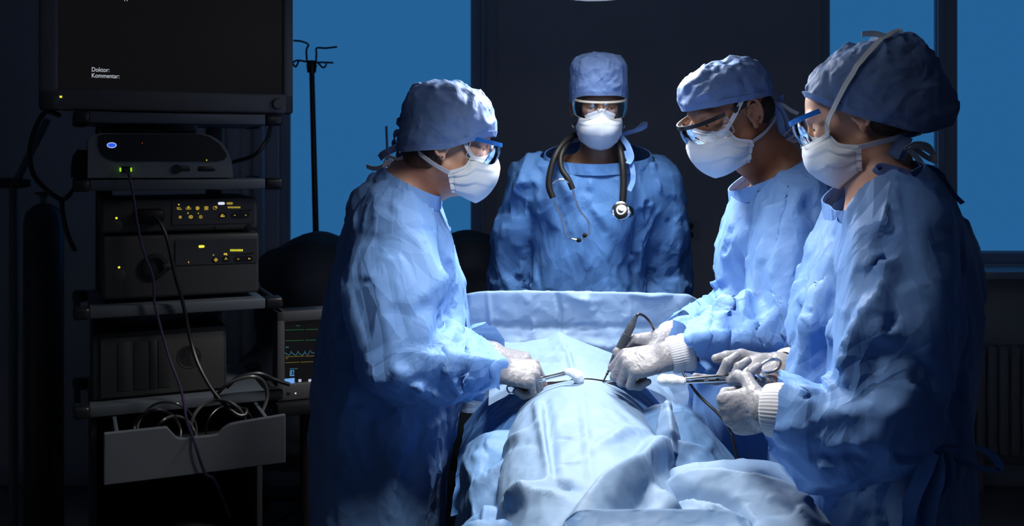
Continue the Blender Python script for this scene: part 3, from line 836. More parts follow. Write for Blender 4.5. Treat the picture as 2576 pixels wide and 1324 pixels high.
def build_gown(p, h=0.0076, seed=1, mat_=None):
    lo, hi = np.array([9.0] * 3), np.array([-9.0] * 3)
    for r in p.rows:
        lo = np.minimum(lo, [r[1] - r[3], r[2] - r[4], r[0]]); hi = np.maximum(hi, [r[1] + r[3], r[2] + r[4], r[0]])
    for a in p.arms:
        for q, r in zip(a['pts'], a['rad']):
            lo = np.minimum(lo, q - r); hi = np.maximum(hi, q + r)
    fld = Field.box(lo - 0.05, hi + 0.05, h)
    fld.column(p.rows, p=2.25, k=0.005)
    for a in p.arms:
        A, r = a['pts'], a['rad']
        ext = A[2] + nrm(A[2] - A[1]) * 0.05
        mid = (A[0] + A[1]) / 2 + np.asarray(a.get('bulge', (0, 0, 0)))
        fld.cone(A[0], mid, r[0], r[3], 0.045); fld.cone(mid, A[1], r[3], r[1], 0.02)
        fm = A[1] * 0.5 + A[2] * 0.5 + np.asarray(a.get('bulge2', (0, 0, -0.01)))
        fld.cone(A[1], fm, r[1], r[4], 0.012); fld.cone(fm, A[2], r[4], r[2], 0.01); fld.cone(A[2], ext, r[2], r[2] * 0.9, 0.004)
    V, Q = fld.mesh()
    keep = ((V - p.neck) @ p.neckdir < -0.012) | (np.linalg.norm(V - p.neck, axis=1) > 0.20)
    keep &= V[:, 2] > p.rows[0, 0] + 0.012
    for a in p.arms:
        w = a['pts'][2]; dv = nrm(a['pts'][2] - a['pts'][1])
        keep &= ((V - w) @ dv < 0) | (np.linalg.norm(V - w, axis=1) > 0.12)
    V, Q, _ = keep_verts(V, Q, keep)
    V = smooth(V, Q, 3, 0.5)
    N = vnormals(V, Q)
    for a in p.arms:
        if 'acc' in a:
            nf, am, t0 = a['acc']
            dd, t, dr = seg_info(V, a['pts'])
            A1, A2 = a['pts'][1], a['pts'][2]
            up_ = np.array([0, 0, 1.0]); bx = nrm(np.cross(A2 - A1, up_)); by = nrm(np.cross(bx, A2 - A1))
            rel = V - A1
            th = np.arctan2(rel @ by, rel @ bx)
            ph_ = nf * (t - t0) + 0.55 * np.sin(th + seed) + 0.22 * np.sin(2 * th + 1.7 * seed)
            saw = 1 - np.abs((ph_ % 1.0) - 0.4) / np.where((ph_ % 1.0) < 0.4, 0.4, 0.6)
            mod = 0.65 + 0.35 * np.sin(th + 2.1 * np.floor(ph_) + seed)
            win = np.clip((t - t0) / 0.25, 0, 1) * np.clip((1.985 - t) / 0.03, 0, 1) * np.clip((0.16 - dd) / 0.03, 0, 1)
            V = V + N * (am * (saw - 0.4) * mod * win)[:, None]
    N = vnormals(V, Q)
    if p.folds:
        V = V + N * fold_relief(V, N, p.folds)[:, None]
    axis = np.tile([0.0, 0.0, 1.0], (len(V), 1)); apar = np.full(len(V), p.tw[0]); aperp = np.full(len(V), p.tw[1])
    for a in p.arms:
        d, t, dr = seg_info(V, a['pts'])
        sl = np.clip((0.155 - d) / 0.04, 0, 1) * np.clip((t - 0.05) / 0.3, 0, 1)
        axis = axis * (1 - sl[:, None]) + dr * sl[:, None]
        el = np.exp(-((t - 1.0) / 0.28) ** 2); wr = np.exp(-((t - 1.85) / 0.45) ** 2)
        ap = p.sw[0] + p.sw[1] * el + p.sw[2] * wr
        apar = apar * (1 - sl) + ap * sl; aperp = aperp * (1 - sl) + p.sw[3] * sl
    wt = np.where(V[:, 2] > 0.6, 1.0, 0.15) * (0.35 + 2.2 * np.clip(apar / 0.2, 0, 1))
    V = crumple(V, Q, axis, getattr(p, 'nc', 60), seed + 100, amp=(0.006, 0.016), width=(0.018, 0.05), length=(0.09, 0.32), weight=wt, spread=16, neg=0.2)
    V = crumple(V, Q, axis, 30, seed + 150, amp=(0.003, 0.008), width=(0.015, 0.03), length=(0.03, 0.09), weight=wt, spread=60)
    V = wrinkle(V, Q, axis, apar, aperp, kf=p.kf, kb=p.kb, iters=110, seed=seed, amp=0.005, presmooth=14)
    V = facet(V, Q, axis, p.fs, 3.6, 0.75, seed + 5, soft=1)
    g = mesh_obj('gown', V, Q, mat_ or GOWN, p.root)
    # collar band
    E = np.sort(np.concatenate([Q[:, [0, 1]], Q[:, [1, 2]], Q[:, [2, 3]], Q[:, [3, 0]]]), 1)
    uq, cnt = np.unique(E, axis=0, return_counts=True)
    bv = np.unique(uq[cnt == 1].ravel()); bv = bv[np.linalg.norm(V[bv] - p.neck, axis=1) < 0.19]
    u = nrm(p.front - p.neckdir * (p.front @ p.neckdir)); w = np.cross(p.neckdir, u)
    q = V[bv] - p.neck; ang = np.arctan2(q @ w, q @ u); o_ = np.argsort(ang)
    aa = np.linspace(-math.pi, math.pi, 61)
    rr = np.interp(aa, ang[o_], np.hypot(q @ w, q @ u)[o_], period=2 * math.pi)
    for _ in range(12): rr[:-1] = 0.5 * rr[:-1] + 0.25 * (np.roll(rr[:-1], 1) + np.roll(rr[:-1], -1)); rr[-1] = rr[0]
    rad = np.cos(aa)[:, None] * u + np.sin(aa)[:, None] * w
    pts = np.asarray(p.neck) + rad * (rr[:, None] + 0.006) - p.neckdir * 0.014
    MB().ribbon(pts, 0.034, np.broadcast_to(p.neckdir, pts.shape) - rad * 0.45, 0.003).build('collar', mat_ or GOWN, g)
    return g

def build_cap(p, rows, brim, seed=1, exc=0.07, h=0.0036, exp=2.1, kf=0.01, kb=0.2, top=0.10):
    """rows in head frame (z, cx, cy, rx, ry); brim: plane point z at front and back"""
    S = p.s
    rows = np.asarray(rows, float)
    loc = Field.box([-0.22, -0.125, -0.09], [0.15, 0.125, 0.19], h)
    loc.column(rows, p=exp, k=0.004)
    V, Q = loc.mesh()
    zf, zb, zs = brim
    zc = np.where(V[:, 0] > 0, zf * np.clip(V[:, 0] / 0.1, 0, 1) + zs * (1 - np.clip(V[:, 0] / 0.1, 0, 1)), zb * np.clip(-V[:, 0] / 0.1, 0, 1) + zs * (1 - np.clip(-V[:, 0] / 0.1, 0, 1)))
    V, Q, u = keep_verts(V, Q, V[:, 2] > zc)
    zc = zc[u]
    V = smooth(V, Q, 3, 0.5)
    tt = np.clip((V[:, 2] - 0.07) / 0.06, 0, 1)
    band = np.clip((V[:, 2] - zc) / 0.03, 0, 1)
    circ = np.stack([-V[:, 1], V[:, 0], 0 * V[:, 0]], 1) + np.array([0, 0, 1.0]) * (0.1 + 4 * tt[:, None]) * 0.1
    V = crumple(V, Q, circ, 70, seed + 50, amp=(0.0015, 0.004), width=(0.008, 0.015), length=(0.02, 0.07), spread=25, weight=band + 1e-3, depth=0.04)
    V = crumple(V, Q, np.array([0, 0, 1.0]), 36, seed + 60, amp=(0.002, 0.006), width=(0.008, 0.014), length=(0.015, 0.04), spread=40, weight=tt ** 2 + 1e-4, depth=0.04)
    V = wrinkle(V, Q, np.array([0, 0, 1.0]), exc * band, exc * (0.6 + 1.4 * tt) * band, kf=kf, kb=kb, iters=110, seed=seed, amp=0.004, presmooth=4)
    V = facet(V, Q, circ, 0.016, 2.5, 0.6, seed + 7, weight=band, soft=1)
    cap = mesh_obj('surgical_cap', p.H(V), Q, CAPM, p.root)
    # hem band following the open edge
    E = np.sort(np.concatenate([Q[:, [0, 1]], Q[:, [1, 2]], Q[:, [2, 3]], Q[:, [3, 0]]]), 1)
    uq, cnt = np.unique(E, axis=0, return_counts=True)
    bv = np.unique(uq[cnt == 1].ravel())
    ang = np.arctan2(V[bv, 1], V[bv, 0]); o = np.argsort(ang); bv = bv[o]; ang = ang[o]
    aa = np.linspace(-math.pi, math.pi, 73)
    loop = np.stack([np.interp(aa, ang, V[bv, k], period=2 * math.pi) for k in range(3)], 1)
    for _ in range(3):
        loop[:-1] = 0.5 * loop[:-1] + 0.25 * (np.roll(loop[:-1], 1, 0) + np.roll(loop[:-1], -1, 0)); loop[-1] = loop[0]
    out = loop.copy(); out[:, 2] = 0; out /= np.linalg.norm(out, axis=1)[:, None]
    lp = p.H(loop + out * 0.0012 + np.array([0, 0, 0.004]))
    MB().ribbon(lp, 0.013, np.broadcast_to(p.R[:, 2], lp.shape) + out @ p.R.T * 0.15, 0.0016).build('cap_hem', CAPM, cap)
    return cap

def build_mask(p, seed=1, wid=1.0):
    nu, nv = 61, 30
    top = spline([(0.106, 0, -0.003), (0.090, 0.040, -0.018), (0.062, 0.0655, -0.020), (0.046, 0.0725, -0.046), (0.012, 0.0785, -0.062)], 80)
    bot = spline([(0.080, 0, -0.128), (0.066, 0.034, -0.122), (0.026, 0.063, -0.106)], 80)
    rs = lambda c, t: np.stack([np.interp(t, np.linspace(0, 1, len(c)), c[:, k]) for k in range(3)], 1)
    uu = np.linspace(-1, 1, nu)
    Tp, Bt = rs(top, np.abs(uu)), rs(bot, np.abs(uu))
    sg = np.sign(uu); Tp[:, 1] *= sg; Bt[:, 1] *= sg
    V = np.zeros((nu, nv, 3))
    for k, v in enumerate(np.linspace(0, 1, nv)):
        q = Tp * (1 - v) + Bt * v
        out = q - np.array([0.02, 0, 0]); out[:, 2] = 0; out /= np.linalg.norm(out, axis=1)[:, None]
        bul = 0.030 * (1 - np.abs(uu) ** 1.6) + 0.004 * (1 - np.abs(uu))
        pl = (v * 3.2 + 0.25 * np.abs(uu)) % 1.0
        ple = 0.0034 * (pl if pl.ndim else pl) * np.clip(np.abs(uu) * 1.6, 0.25, 1) * (0.12 < v < 0.92)
        wob = 0.0016 * np.sin(uu * 11 + v * 7 + seed) * math.sin(math.pi * v)
        V[:, k] = q + out * (bul * math.sin(math.pi * v) ** 0.75 + ple + wob)[:, None]
    idx = np.arange(nu * nv).reshape(nu, nv)
    Q = np.stack([idx[:-1, :-1], idx[1:, :-1], idx[1:, 1:], idx[:-1, 1:]], -1).reshape(-1, 4)
    V[..., 1] *= wid
    W = p.H(V.reshape(-1, 3))
    m = mesh_obj('face_mask', W, Q, MASK, p.root)
    sol = m.modifiers.new('thickness', 'SOLIDIFY'); sol.thickness = 0.0012
    W = W.reshape(nu, nv, 3)
    up = p.R[:, 2]
    n_out = lambda pts: pts - (p.H((0.01, 0, -0.06)))
    off = lambda pts: pts + n_out(pts) / np.linalg.norm(n_out(pts), axis=1)[:, None] * 0.0018
    cr = lambda pts: np.cross(np.gradient(pts, axis=0), n_out(pts))
    te = off(W[:, 0]); MB().ribbon(te, 0.008, cr(te), 0.0012).build('mask_binding', STRAP, m)
    for e in (0, -1):
        s = off(W[e]); MB().ribbon(s, 0.008, cr(s), 0.0012).build('mask_binding', STRAP, m)
    st_ = MB()
    for row in (off(W[:, 1]), off(W[2]), off(W[-3])):
        L_ = np.concatenate([[0], np.cumsum(np.linalg.norm(np.diff(row, axis=0), axis=1))])
        for s0 in np.arange(0.004, L_[-1] - 0.004, 0.0042):
            a_ = np.array([np.interp(s0, L_, row[:, c]) for c in range(3)]); b_ = np.array([np.interp(s0 + 0.0024, L_, row[:, c]) for c in range(3)])
            st_.bar(a_, b_, 0.0007, 0.0007, 0, up=p.R[:, 0])
    st_.build('stitching', STITCH, m)
    return m

def lay_on(p, cap, pts, off=0.003):
    """lay a head-frame path on the cap surface"""
    W = np.array([v.co for v in cap.data.vertices]); c = p.H((-0.02, 0, 0.03)); dW = W - c; rW = np.linalg.norm(dW, axis=1); dW /= rW[:, None]
    out = []
    for q in spline(pts, 26):
        d_ = p.H(q) - c; r = np.linalg.norm(d_); d_ /= r
        near = (dW @ d_) > math.cos(math.radians(5))
        if near.any(): r = max(r if q[2] < 0.0 else 0, rW[near].max() + off)
        out.append(c + d_ * r)
    return np.array(out)

def strap(p, pts, width=0.010, side=None, name='strap', m=None, parent=None, n=24):
    q = spline(pts, n)
    if side is None:
        nout = q - p.H((-0.01, 0, -0.01)); side = np.cross(np.gradient(q, axis=0), nout)
    return MB().ribbon(q, width, side, 0.0012).build(name, m or STRAP, parent or p.root)

def build_goggles(p, frame, style='bar', tilt=0.0, drop=0.0, fwd=0.0):
    ph = np.radians(np.linspace(-80, 80, 49))
    ct, st = math.cos(tilt), math.sin(tilt)
    def G(x, y, z):
        x, z = x - 0.03, z
        return np.stack([0.03 + fwd + x * ct + z * st + 0 * y, y + 0 * x, z * ct - x * st + drop + 0 * y], -1)
    xt, yt = 0.028 + 0.094 * np.cos(ph) ** 0.8, 0.0795 * np.sin(ph)
    zt = 0.026 + 0 * ph
    zb = -0.026 + 0.014 * np.exp(-(ph / math.radians(11)) ** 2) + 0.010 * (np.abs(ph) / math.radians(88)) ** 3
    rowsV = []
    for t in np.linspace(0, 1, 8):
        bul = 0.004 * math.sin(math.pi * t)
        rowsV.append(G(xt + bul * np.cos(ph) - 0.004 * t, yt + bul * np.sin(ph), zt * (1 - t) + zb * t))
    V = np.stack(rowsV, 1)
    nu, nv = V.shape[:2]
    idx = np.arange(nu * nv).reshape(nu, nv)
    Q = np.stack([idx[:-1, :-1], idx[1:, :-1], idx[1:, 1:], idx[:-1, 1:]], -1).reshape(-1, 4)
    fr = MB()
    topl = p.H(G(xt + 0.001, yt * 1.01, zt + 0.001))
    w = 0.0095 if style == 'bar' else 0.006
    fr.ribbon(topl, w, np.broadcast_to(p.R[:, 2], topl.shape), 0.004)
    g = fr.build('goggles', frame, p.root)
    mesh_obj('lens', p.H(V.reshape(-1, 3)), Q, CLEAR, g)
    lo = p.H(V[:, -1]); MB().tube(lo, 0.0008, 6).build('lens_rim', CLEARFR, g)
    for e in (0, -1):
        MB().tube(p.H(V[e]), 0.0009, 6).build('lens_rim', CLEARFR, g)
    for sg in (-1, 1):
        a = p.H(G(np.array(0.030), np.array(sg * 0.0803), np.array(0.024))); b = p.H((-0.012, sg * 0.0835, 0.026 + drop * 0.3))
        c = p.H((-0.045, sg * 0.079, 0.006))
        q = spline([a, a * 0.5 + b * 0.5, b, c], 18)
        MB().ribbon(q, np.linspace(0.012, 0.006, len(q)), np.broadcast_to(p.R[:, 2], q.shape), 0.003).build('temple_arm', frame, g)
    np_ = [p.H(G(np.array(0.104), np.array(sg * 0.010), np.array(-0.002))) for sg in (-1, 1)]
    for q in np_:
        MB().lathe(q, p.R[:, 2], [(0.0, -0.008), (0.003, -0.006), (0.0035, 0), (0.003, 0.006), (0, 0.008)], 8).build('nose_pad', CLEARFR, g)
    return g

# ---------------------------------------------------------------- gloved hands
FING = {'index': ((0.088, 0.027), (0.044, 0.026, 0.022), 0.0095), 'middle': ((0.092, 0.009), (0.048, 0.030, 0.023), 0.0097),
        'ring': ((0.087, -0.010), (0.045, 0.028, 0.023), 0.0093), 'little': ((0.078, -0.028), (0.036, 0.021, 0.020), 0.0084)}
def build_hand(p, wrist, fwd, dorsal, side, curl, thumb, forearm, gaunt=0.0, scale=1.0, seed=1):
    f = nrm(fwd); d = nrm(np.asarray(dorsal, float) - f * (np.asarray(dorsal, float) @ f))
    r = np.cross(d, f) if side == 'R' else np.cross(f, d)
    M = np.stack([f, r, d], 1)
    T = lambda q: np.asarray(wrist) + scale * (M @ np.asarray(q, float))
    lo = np.minimum.reduce([T((a, b, c)) for a in (-0.06, 0.2) for b in (-0.09, 0.1) for c in (-0.13, 0.06)])
    hi = np.maximum.reduce([T((a, b, c)) for a in (-0.06, 0.2) for b in (-0.09, 0.1) for c in (-0.13, 0.06)])
    fl = Field.box(lo, hi, 0.0023)
    sc = scale
    for nme, (b, ln, rad) in FING.items():
        base = np.array([b[0], b[1], 0.0 if nme != 'little' else -0.004])
        fl.cone(T((0.012, b[1] * 0.55, -0.003)), T(base - [0.012, 0, 0.004]), 0.016 * sc, 0.0125 * sc, 0.012)
        c = curl[nme] if isinstance(curl, dict) else curl
        ang, yaw = 0.0, math.radians(c[3] if len(c) > 3 else b[1] * 180)
        q = base; pts = [T(q)]; rs = [rad * 1.08 * sc]
        for k in range(3):
            ang += math.radians(c[k])
            q = q + ln[k] * np.array([math.cos(ang) * math.cos(yaw), math.cos(ang) * math.sin(yaw), -math.sin(ang)])
            pts.append(T(q)); rs.append(rad * (1.0, 0.93, 0.80)[k] * sc)
        for k in range(3):
            fl.cone(pts[k], pts[k + 1], rs[k], rs[k + 1], 0.0035 if k else 0.007)
    fl.ell(T((0.045, 0.0, -0.006)), np.array([0.05, 0.036, 0.017]) * sc, M, 0.012)
    fl.ell(T((0.035, 0.022, -0.016)), np.array([0.032, 0.017, 0.016]) * sc, M, 0.012)
    q = np.array([0.022, 0.026, -0.012]); pts = [T(q)]; rs = [0.0145 * sc, 0.0118 * sc, 0.0105 * sc, 0.0085 * sc]
    for k, ln in enumerate((0.044, 0.034, 0.026)):
        q = q + ln * nrm(thumb[k]); pts.append(T(q))
    for k in range(3):
        fl.cone(pts[k], pts[k + 1], rs[k], rs[k + 1], 0.005)
    fa = nrm(np.asarray(forearm) - np.asarray(wrist))
    fl.cone(wrist, np.asarray(wrist) + fa * 0.05, 0.027 * sc, 0.030 * sc, 0.02)
    if gaunt:
        fl.cone(np.asarray(wrist) + fa * 0.0, np.asarray(wrist) + fa * 0.06, 0.031 * sc, gaunt, 0.012)
    V, Q = fl.mesh()
    V, Q, _ = keep_verts(V, Q, (V - np.asarray(wrist)) @ fa < 0.047)
    V = smooth(V, Q, 2, 0.45)
    tt = (V - np.asarray(wrist)) @ f
    ex = 0.10 * np.exp(-((tt + 0.005) / 0.04) ** 2) + 0.025
    V = wrinkle(V, Q, f, ex, 0.02, kf=0.03, kb=0.12, iters=50, seed=seed, amp=0.0006, presmooth=3)
    return mesh_obj('glove', V, Q, GLOVE, p.root)

def build_cuff(p, a, b, r0, r1, ribs=46, name='knit_cuff', folds=2):
    """ribbed wrist band from a to b"""
    a, b = np.asarray(a, float), np.asarray(b, float); ax = nrm(b - a); L = np.linalg.norm(b - a)
    t_ = np.array([0, 0, 1.0]); N = nrm(np.cross(ax, t_)); B = np.cross(ax, N)
    n = ribs * 4; ang = np.arange(n) * 2 * math.pi / n
    V, m = [], 15
    for k in range(m):
        t = k / (m - 1)
        r = (r0 + (r1 - r0) * t) + 0.003 * abs(math.sin(t * math.pi * folds)) ** 0.6
        if k in (0, m - 1): r -= 0.004
        rr = r + 0.0005 * np.cos(ang * ribs)
        V.append(a + ax * L * t + rr[:, None] * (np.cos(ang)[:, None] * N + np.sin(ang)[:, None] * B))
    fs = [[k * n + i, k * n + (i + 1) % n, (k + 1) * n + (i + 1) % n, (k + 1) * n + i] for k in range(m - 1) for i in range(n)]
    return mesh_obj(name, np.concatenate(V), fs, KNIT, p.root)

def rows_px(d, cy, data, ry_default=0.2):
    """silhouette rows (y pixel, left pixel, right pixel, half depth)"""
    out = []
    for py, l, r, ry in data:
        k = d / F
        out.append((CZ - (py - HY) * k, ((l + r) / 2 - CX) * k, cy, (r - l) / 2 * k, ry))
    return np.array(sorted(out))
FIST = {'index': (62, 85, 45), 'middle': (66, 88, 45), 'ring': (70, 90, 45), 'little': (74, 88, 45)}
def X(px, py, d):                      # x,z of a photographed spot at depth d (for folds)
    q = P(px, py, d); return (q[0], q[2])

# ---- surgeon at the left, seen in profile
s1 = Person('person in blue gown at left in profile, white mask, blue-rimmed goggles, holding curved forceps', P(1128, 366, 2.36), 2, 7, 0, 1.0, SKIN_F,
    hairm=HAIR, lat=np.array([0, 1.0, 0]), front=np.array([1.0, 0, 0]), tw=(0.0, 0.06), sw=(0.005, 0.035, 0.04, 0.045), kf=0.004, kb=0.42, fs=0.036)
s1.rows = rows_px(2.38, 2.40, [(440, 935, 1085, 0.085), (470, 918, 1093, 0.13), (530, 885, 1103, 0.165), (640, 850, 1140, 0.16), (740, 815, 1166, 0.16),
    (860, 797, 1170, 0.175), (1000, 790, 1152, 0.21), (1150, 790, 1130, 0.215), (1324, 792, 1112, 0.22), (1700, 785, 1110, 0.23)])
s1.neck = P(1030, 452, 2.40); s1.neckdir = nrm((0.45, 0, 0.9)); s1.collar = (0.088, 0.092)
s1.arms = [dict(pts=[P(995, 555, 2.24), P(1000, 908, 2.13), P(1228, 925, 2.20)], rad=(0.088, 0.082, 0.062, 0.098, 0.078), fwd=(1, 0.05, -0.1), bulge=(-0.01, 0, 0), bulge2=(0, 0, -0.005), acc=(4.2, 0.024, 1.1)),
           dict(pts=[P(1010, 545, 2.56), P(1075, 880, 2.60), P(1222, 890, 2.42)], rad=(0.088, 0.075, 0.055, 0.085, 0.068), fwd=(1, -0.3, -0.1))]
k1 = 2.16
s1.folds = [([X(1060, 800, k1), X(1075, 850, k1), X(1060, 900, k1)], 0.03, 0.022), ([X(1120, 845, k1), X(1150, 900, k1), X(1140, 985, k1)], 0.022, 0.02),
            ([X(1190, 840, k1), X(1185, 900, k1), X(1215, 960, k1)], 0.02, 0.018), ([X(1040, 860, k1), X(1100, 890, k1), X(1160, 880, k1)], 0.018, 0.014),
            ([X(1110, 560, 2.3), X(1118, 680, 2.3), X(1088, 780, 2.3)], 0.03, 0.022), ([X(1060, 560, 2.25), X(1085, 640, 2.25), X(1120, 720, 2.25)], 0.025, 0.014),
            ([X(1020, 900, 2.14), X(1070, 990, 2.14), X(1150, 1000, 2.14)], 0.025, 0.012),
            ([X(1010, 1020, 2.2), X(990, 1200, 2.2), X(985, 1324, 2.2)], 0.035, 0.02), ([X(1090, 1010, 2.25), X(1075, 1180, 2.25), X(1060, 1324, 2.25)], 0.03, 0.018),
            ([X(880, 700, 2.25), X(870, 900, 2.25), X(890, 1200, 2.25)], 0.05, 0.015)]
build_body(s1)
build_gown(s1, seed=3)
build_cap(s1, [(-0.08, -0.015, 0, 0.100, 0.080), (0.0, -0.008, 0, 0.112, 0.094), (0.05, -0.005, 0, 0.115, 0.097), (0.095, -0.010, 0, 0.104, 0.088), (0.13, -0.016, 0, 0.076, 0.065), (0.150, -0.02, 0, 0.03, 0.03)],
          (0.034, -0.030, -0.010), seed=4, exc=0.04)
m1 = build_mask(s1, 1)
for sg in (-1, 1):
    strap(s1, [s1.H((0.062, sg * 0.067, -0.021)), s1.H((0.045, sg * 0.077, 0.0)), s1.H((0.030, sg * 0.083, 0.03))], parent=m1)
    strap(s1, [s1.H((0.012, sg * 0.080, -0.063)), s1.H((-0.03, sg * 0.078, -0.045)), s1.H((-0.075, sg * 0.060, -0.020)), s1.H((-0.105, sg * 0.012, -0.012))], parent=m1)
build_goggles(s1, BLUEPL, 'bar', 0.10, -0.002)
MB().lathe(s1.H((-0.008, -0.0875, -0.029)), -s1.R[:, 1], [(0, -0.002), (0.0022, -0.001), (0.0026, 0.0006), (0.0018, 0.002), (0, 0.0026)], 12).build('ear_stud', CHROME, s1.root)
hb = Field.box(s1.c - 0.2, s1.c + 0.12, 0.0045)
hb.ell(s1.H((-0.055, 0, -0.024)), (0.052, 0.069, 0.048), s1.R, 0.004); hb.ell(s1.H((-0.038, -0.040, -0.025)), (0.022, 0.030, 0.036), s1.R, 0.012)
mesh_obj('hair', *hb.mesh(), HAIR, s1.root)
for pts, w in [([(1026, 345), (1006, 315), (998, 305), (1008, 300)], 0.013), ([(1024, 348), (1000, 332), (992, 360), (1005, 372), (1026, 356)], 0.014),
               ([(1020, 358), (995, 372), (965, 388), (955, 398)], 0.017), ([(1028, 352), (1020, 380), (1008, 398), (998, 380), (1012, 368)], 0.02)]:
    strap(s1, [P(x, y, 2.33 + 0.012 * i) for i, (x, y) in enumerate(pts)], w, (0.2, -0.5, 0.9), 'cap_tie', CAPM)
for pts, w in [([(1022, 392), (1000, 400), (975, 394), (968, 412), (985, 418), (1008, 402)], 0.009), ([(985, 402), (960, 420), (940, 424), (922, 418)], 0.012), ([(968, 412), (950, 440), (920, 462), (912, 468)], 0.010)]:
    strap(s1, [P(x, y, 2.34 + 0.008 * i) for i, (x, y) in enumerate(pts)], w, (0.3, -0.6, 0.7), 'mask_tie', STRAP)
build_hand(s1, P(1242, 926, 2.205), (1, 0.06, -0.10), (0.10, -0.42, 0.9), 'R', FIST, [(0.6, 0.3, -0.7), (0.9, -0.2, -0.5), (0.9, -0.2, -0.4)], P(1000, 908, 2.13), 0.040, 1.05, 5)
build_hand(s1, P(1236, 893, 2.41), (1, -0.35, -0.02), (0.0, -0.1, 1), 'L', FIST, [(0.7, 0.4, -0.5), (0.9, -0.1, -0.5), (0.9, -0.2, -0.4)], P(1075, 880, 2.60), 0.036, 1.0, 6)

# ---- surgeon at the back, facing the camera
s2 = Person('person facing forward behind the head drape with a stethoscope round the neck', P(1506, 268, 3.0), -90, 7, 0, 0.97, SKIN_D,
    hairm=HAIRD, lat=np.array([1.0, 0, 0]), front=np.array([0, -1.0, 0]), tw=(0.0, 0.06), sw=(0.005, 0.035, 0.04, 0.045), kf=0.004, kb=0.42, fs=0.036)
s2.rows = rows_px(3.0, 3.06, [(345, 1436, 1578, 0.075), (372, 1412, 1604, 0.085), (405, 1368, 1640, 0.095), (450, 1335, 1668, 0.11), (510, 1325, 1662, 0.125), (600, 1328, 1640, 0.13), (735, 1328, 1625, 0.135), (1100, 1310, 1650, 0.15), (1420, 1300, 1660, 0.17)])
s2.neck = P(1506, 388, 3.03); s2.neckdir = nrm((0, -0.35, 0.94)); s2.collar = (0.078, 0.086)
s2.arms = [dict(pts=[P(1340, 468, 3.05), P(1282, 700, 3.12), P(1335, 900, 3.0)], rad=(0.078, 0.070, 0.05, 0.078, 0.06), fwd=(0.1, -0.3, -0.9), bulge=(-0.01, 0, 0), acc=(4, 0.016, 0.6)),
           dict(pts=[P(1645, 470, 3.05), P(1675, 705, 3.12), P(1640, 900, 3.0)], rad=(0.078, 0.070, 0.05, 0.078, 0.06), fwd=(-0.1, -0.3, -0.9), bulge=(0.01, 0, 0), acc=(4, 0.016, 0.6))]
k2 = 2.92
s2.folds = [([X(1335, 430, k2), X(1365, 490, k2), X(1400, 560, k2)], 0.02, 0.014), ([X(1310, 440, k2), X(1325, 520, k2), X(1340, 600, k2)], 0.02, 0.014),
            ([X(1450, 460, k2), X(1520, 550, k2), X(1590, 640, k2)], 0.025, 0.018), ([X(1600, 400, k2), X(1625, 500, k2), X(1610, 620, k2)], 0.02, 0.016),
            ([X(1660, 540, k2), X(1630, 590, k2), X(1610, 640, k2)], 0.02, 0.016), ([X(1337, 520, k2), X(1332, 620, k2), X(1335, 720, k2)], 0.014, -0.03),
            ([X(1612, 540, k2), X(1604, 640, k2), X(1606, 720, k2)], 0.014, -0.03), ([X(1430, 400, k2), X(1440, 440, k2), X(1460, 470, k2)], 0.015, 0.012)]
build_body(s2)
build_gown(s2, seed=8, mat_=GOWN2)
build_cap(s2, [(-0.05, -0.01, 0, 0.104, 0.084), (0.02, -0.004, 0, 0.110, 0.088), (0.07, -0.002, 0, 0.108, 0.089), (0.115, -0.006, 0, 0.103, 0.086), (0.142, -0.010, 0, 0.086, 0.074), (0.158, -0.012, 0, 0.052, 0.046), (0.166, -0.012, 0, 0.015, 0.015)],
          (0.040, -0.03, 0.012), seed=9, exc=0.075, exp=2.4)
m2 = build_mask(s2, 2, 0.88)
for sg in (-1, 1):
    strap(s2, [s2.H((0.062, sg * 0.067, -0.021)), s2.H((0.045, sg * 0.078, 0.0)), s2.H((0.025, sg * 0.084, 0.03))], parent=m2)
    strap(s2, [s2.H((0.012, sg * 0.080, -0.063)), s2.H((-0.03, sg * 0.075, -0.062)), s2.H((-0.085, sg * 0.050, -0.055)), s2.H((-0.11, sg * 0.010, -0.05))], parent=m2)
build_goggles(s2, CLEARFR, 'thin', 0.06, 0.0)
strap(s2, [P(1560, 340, 3.02), P(1585, 332, 3.03), P(1610, 326, 3.03), P(1628, 315, 3.03), P(1618, 312, 3.05), P(1595, 330, 3.06), P(1570, 338, 3.05)], 0.012, (0.1, -0.3, 0.9), 'cap_tie', CAPM)
strap(s2, [P(1560, 342, 2.99), P(1578, 365, 2.95), P(1588, 395, 2.93), P(1580, 412, 2.92)], 0.017, (0.9, -0.2, 0.1), 'neck_tie', GOWN)
strap(s2, [P(1572, 380, 2.94), P(1590, 420, 2.925), P(1592, 455, 2.915), P(1582, 480, 2.91)], 0.015, (0.9, -0.2, 0.1), 'neck_tie', GOWN)
build_hand(s2, P(1336, 905, 2.99), (0.15, -0.2, -0.95), (0.2, -0.95, 0.2), 'R', (25, 35, 20), [(0.6, 0.5, -0.3), (0.9, 0.2, -0.3), (0.9, 0.1, -0.3)], P(1282, 700, 3.12), 0, 1.0, 11)
build_hand(s2, P(1640, 905, 2.99), (-0.15, -0.2, -0.95), (-0.2, -0.95, 0.2), 'L', (25, 35, 20), [(0.6, 0.5, -0.3), (0.9, 0.2, -0.3), (0.9, 0.1, -0.3)], P(1675, 705, 3.12), 0, 1.0, 12)

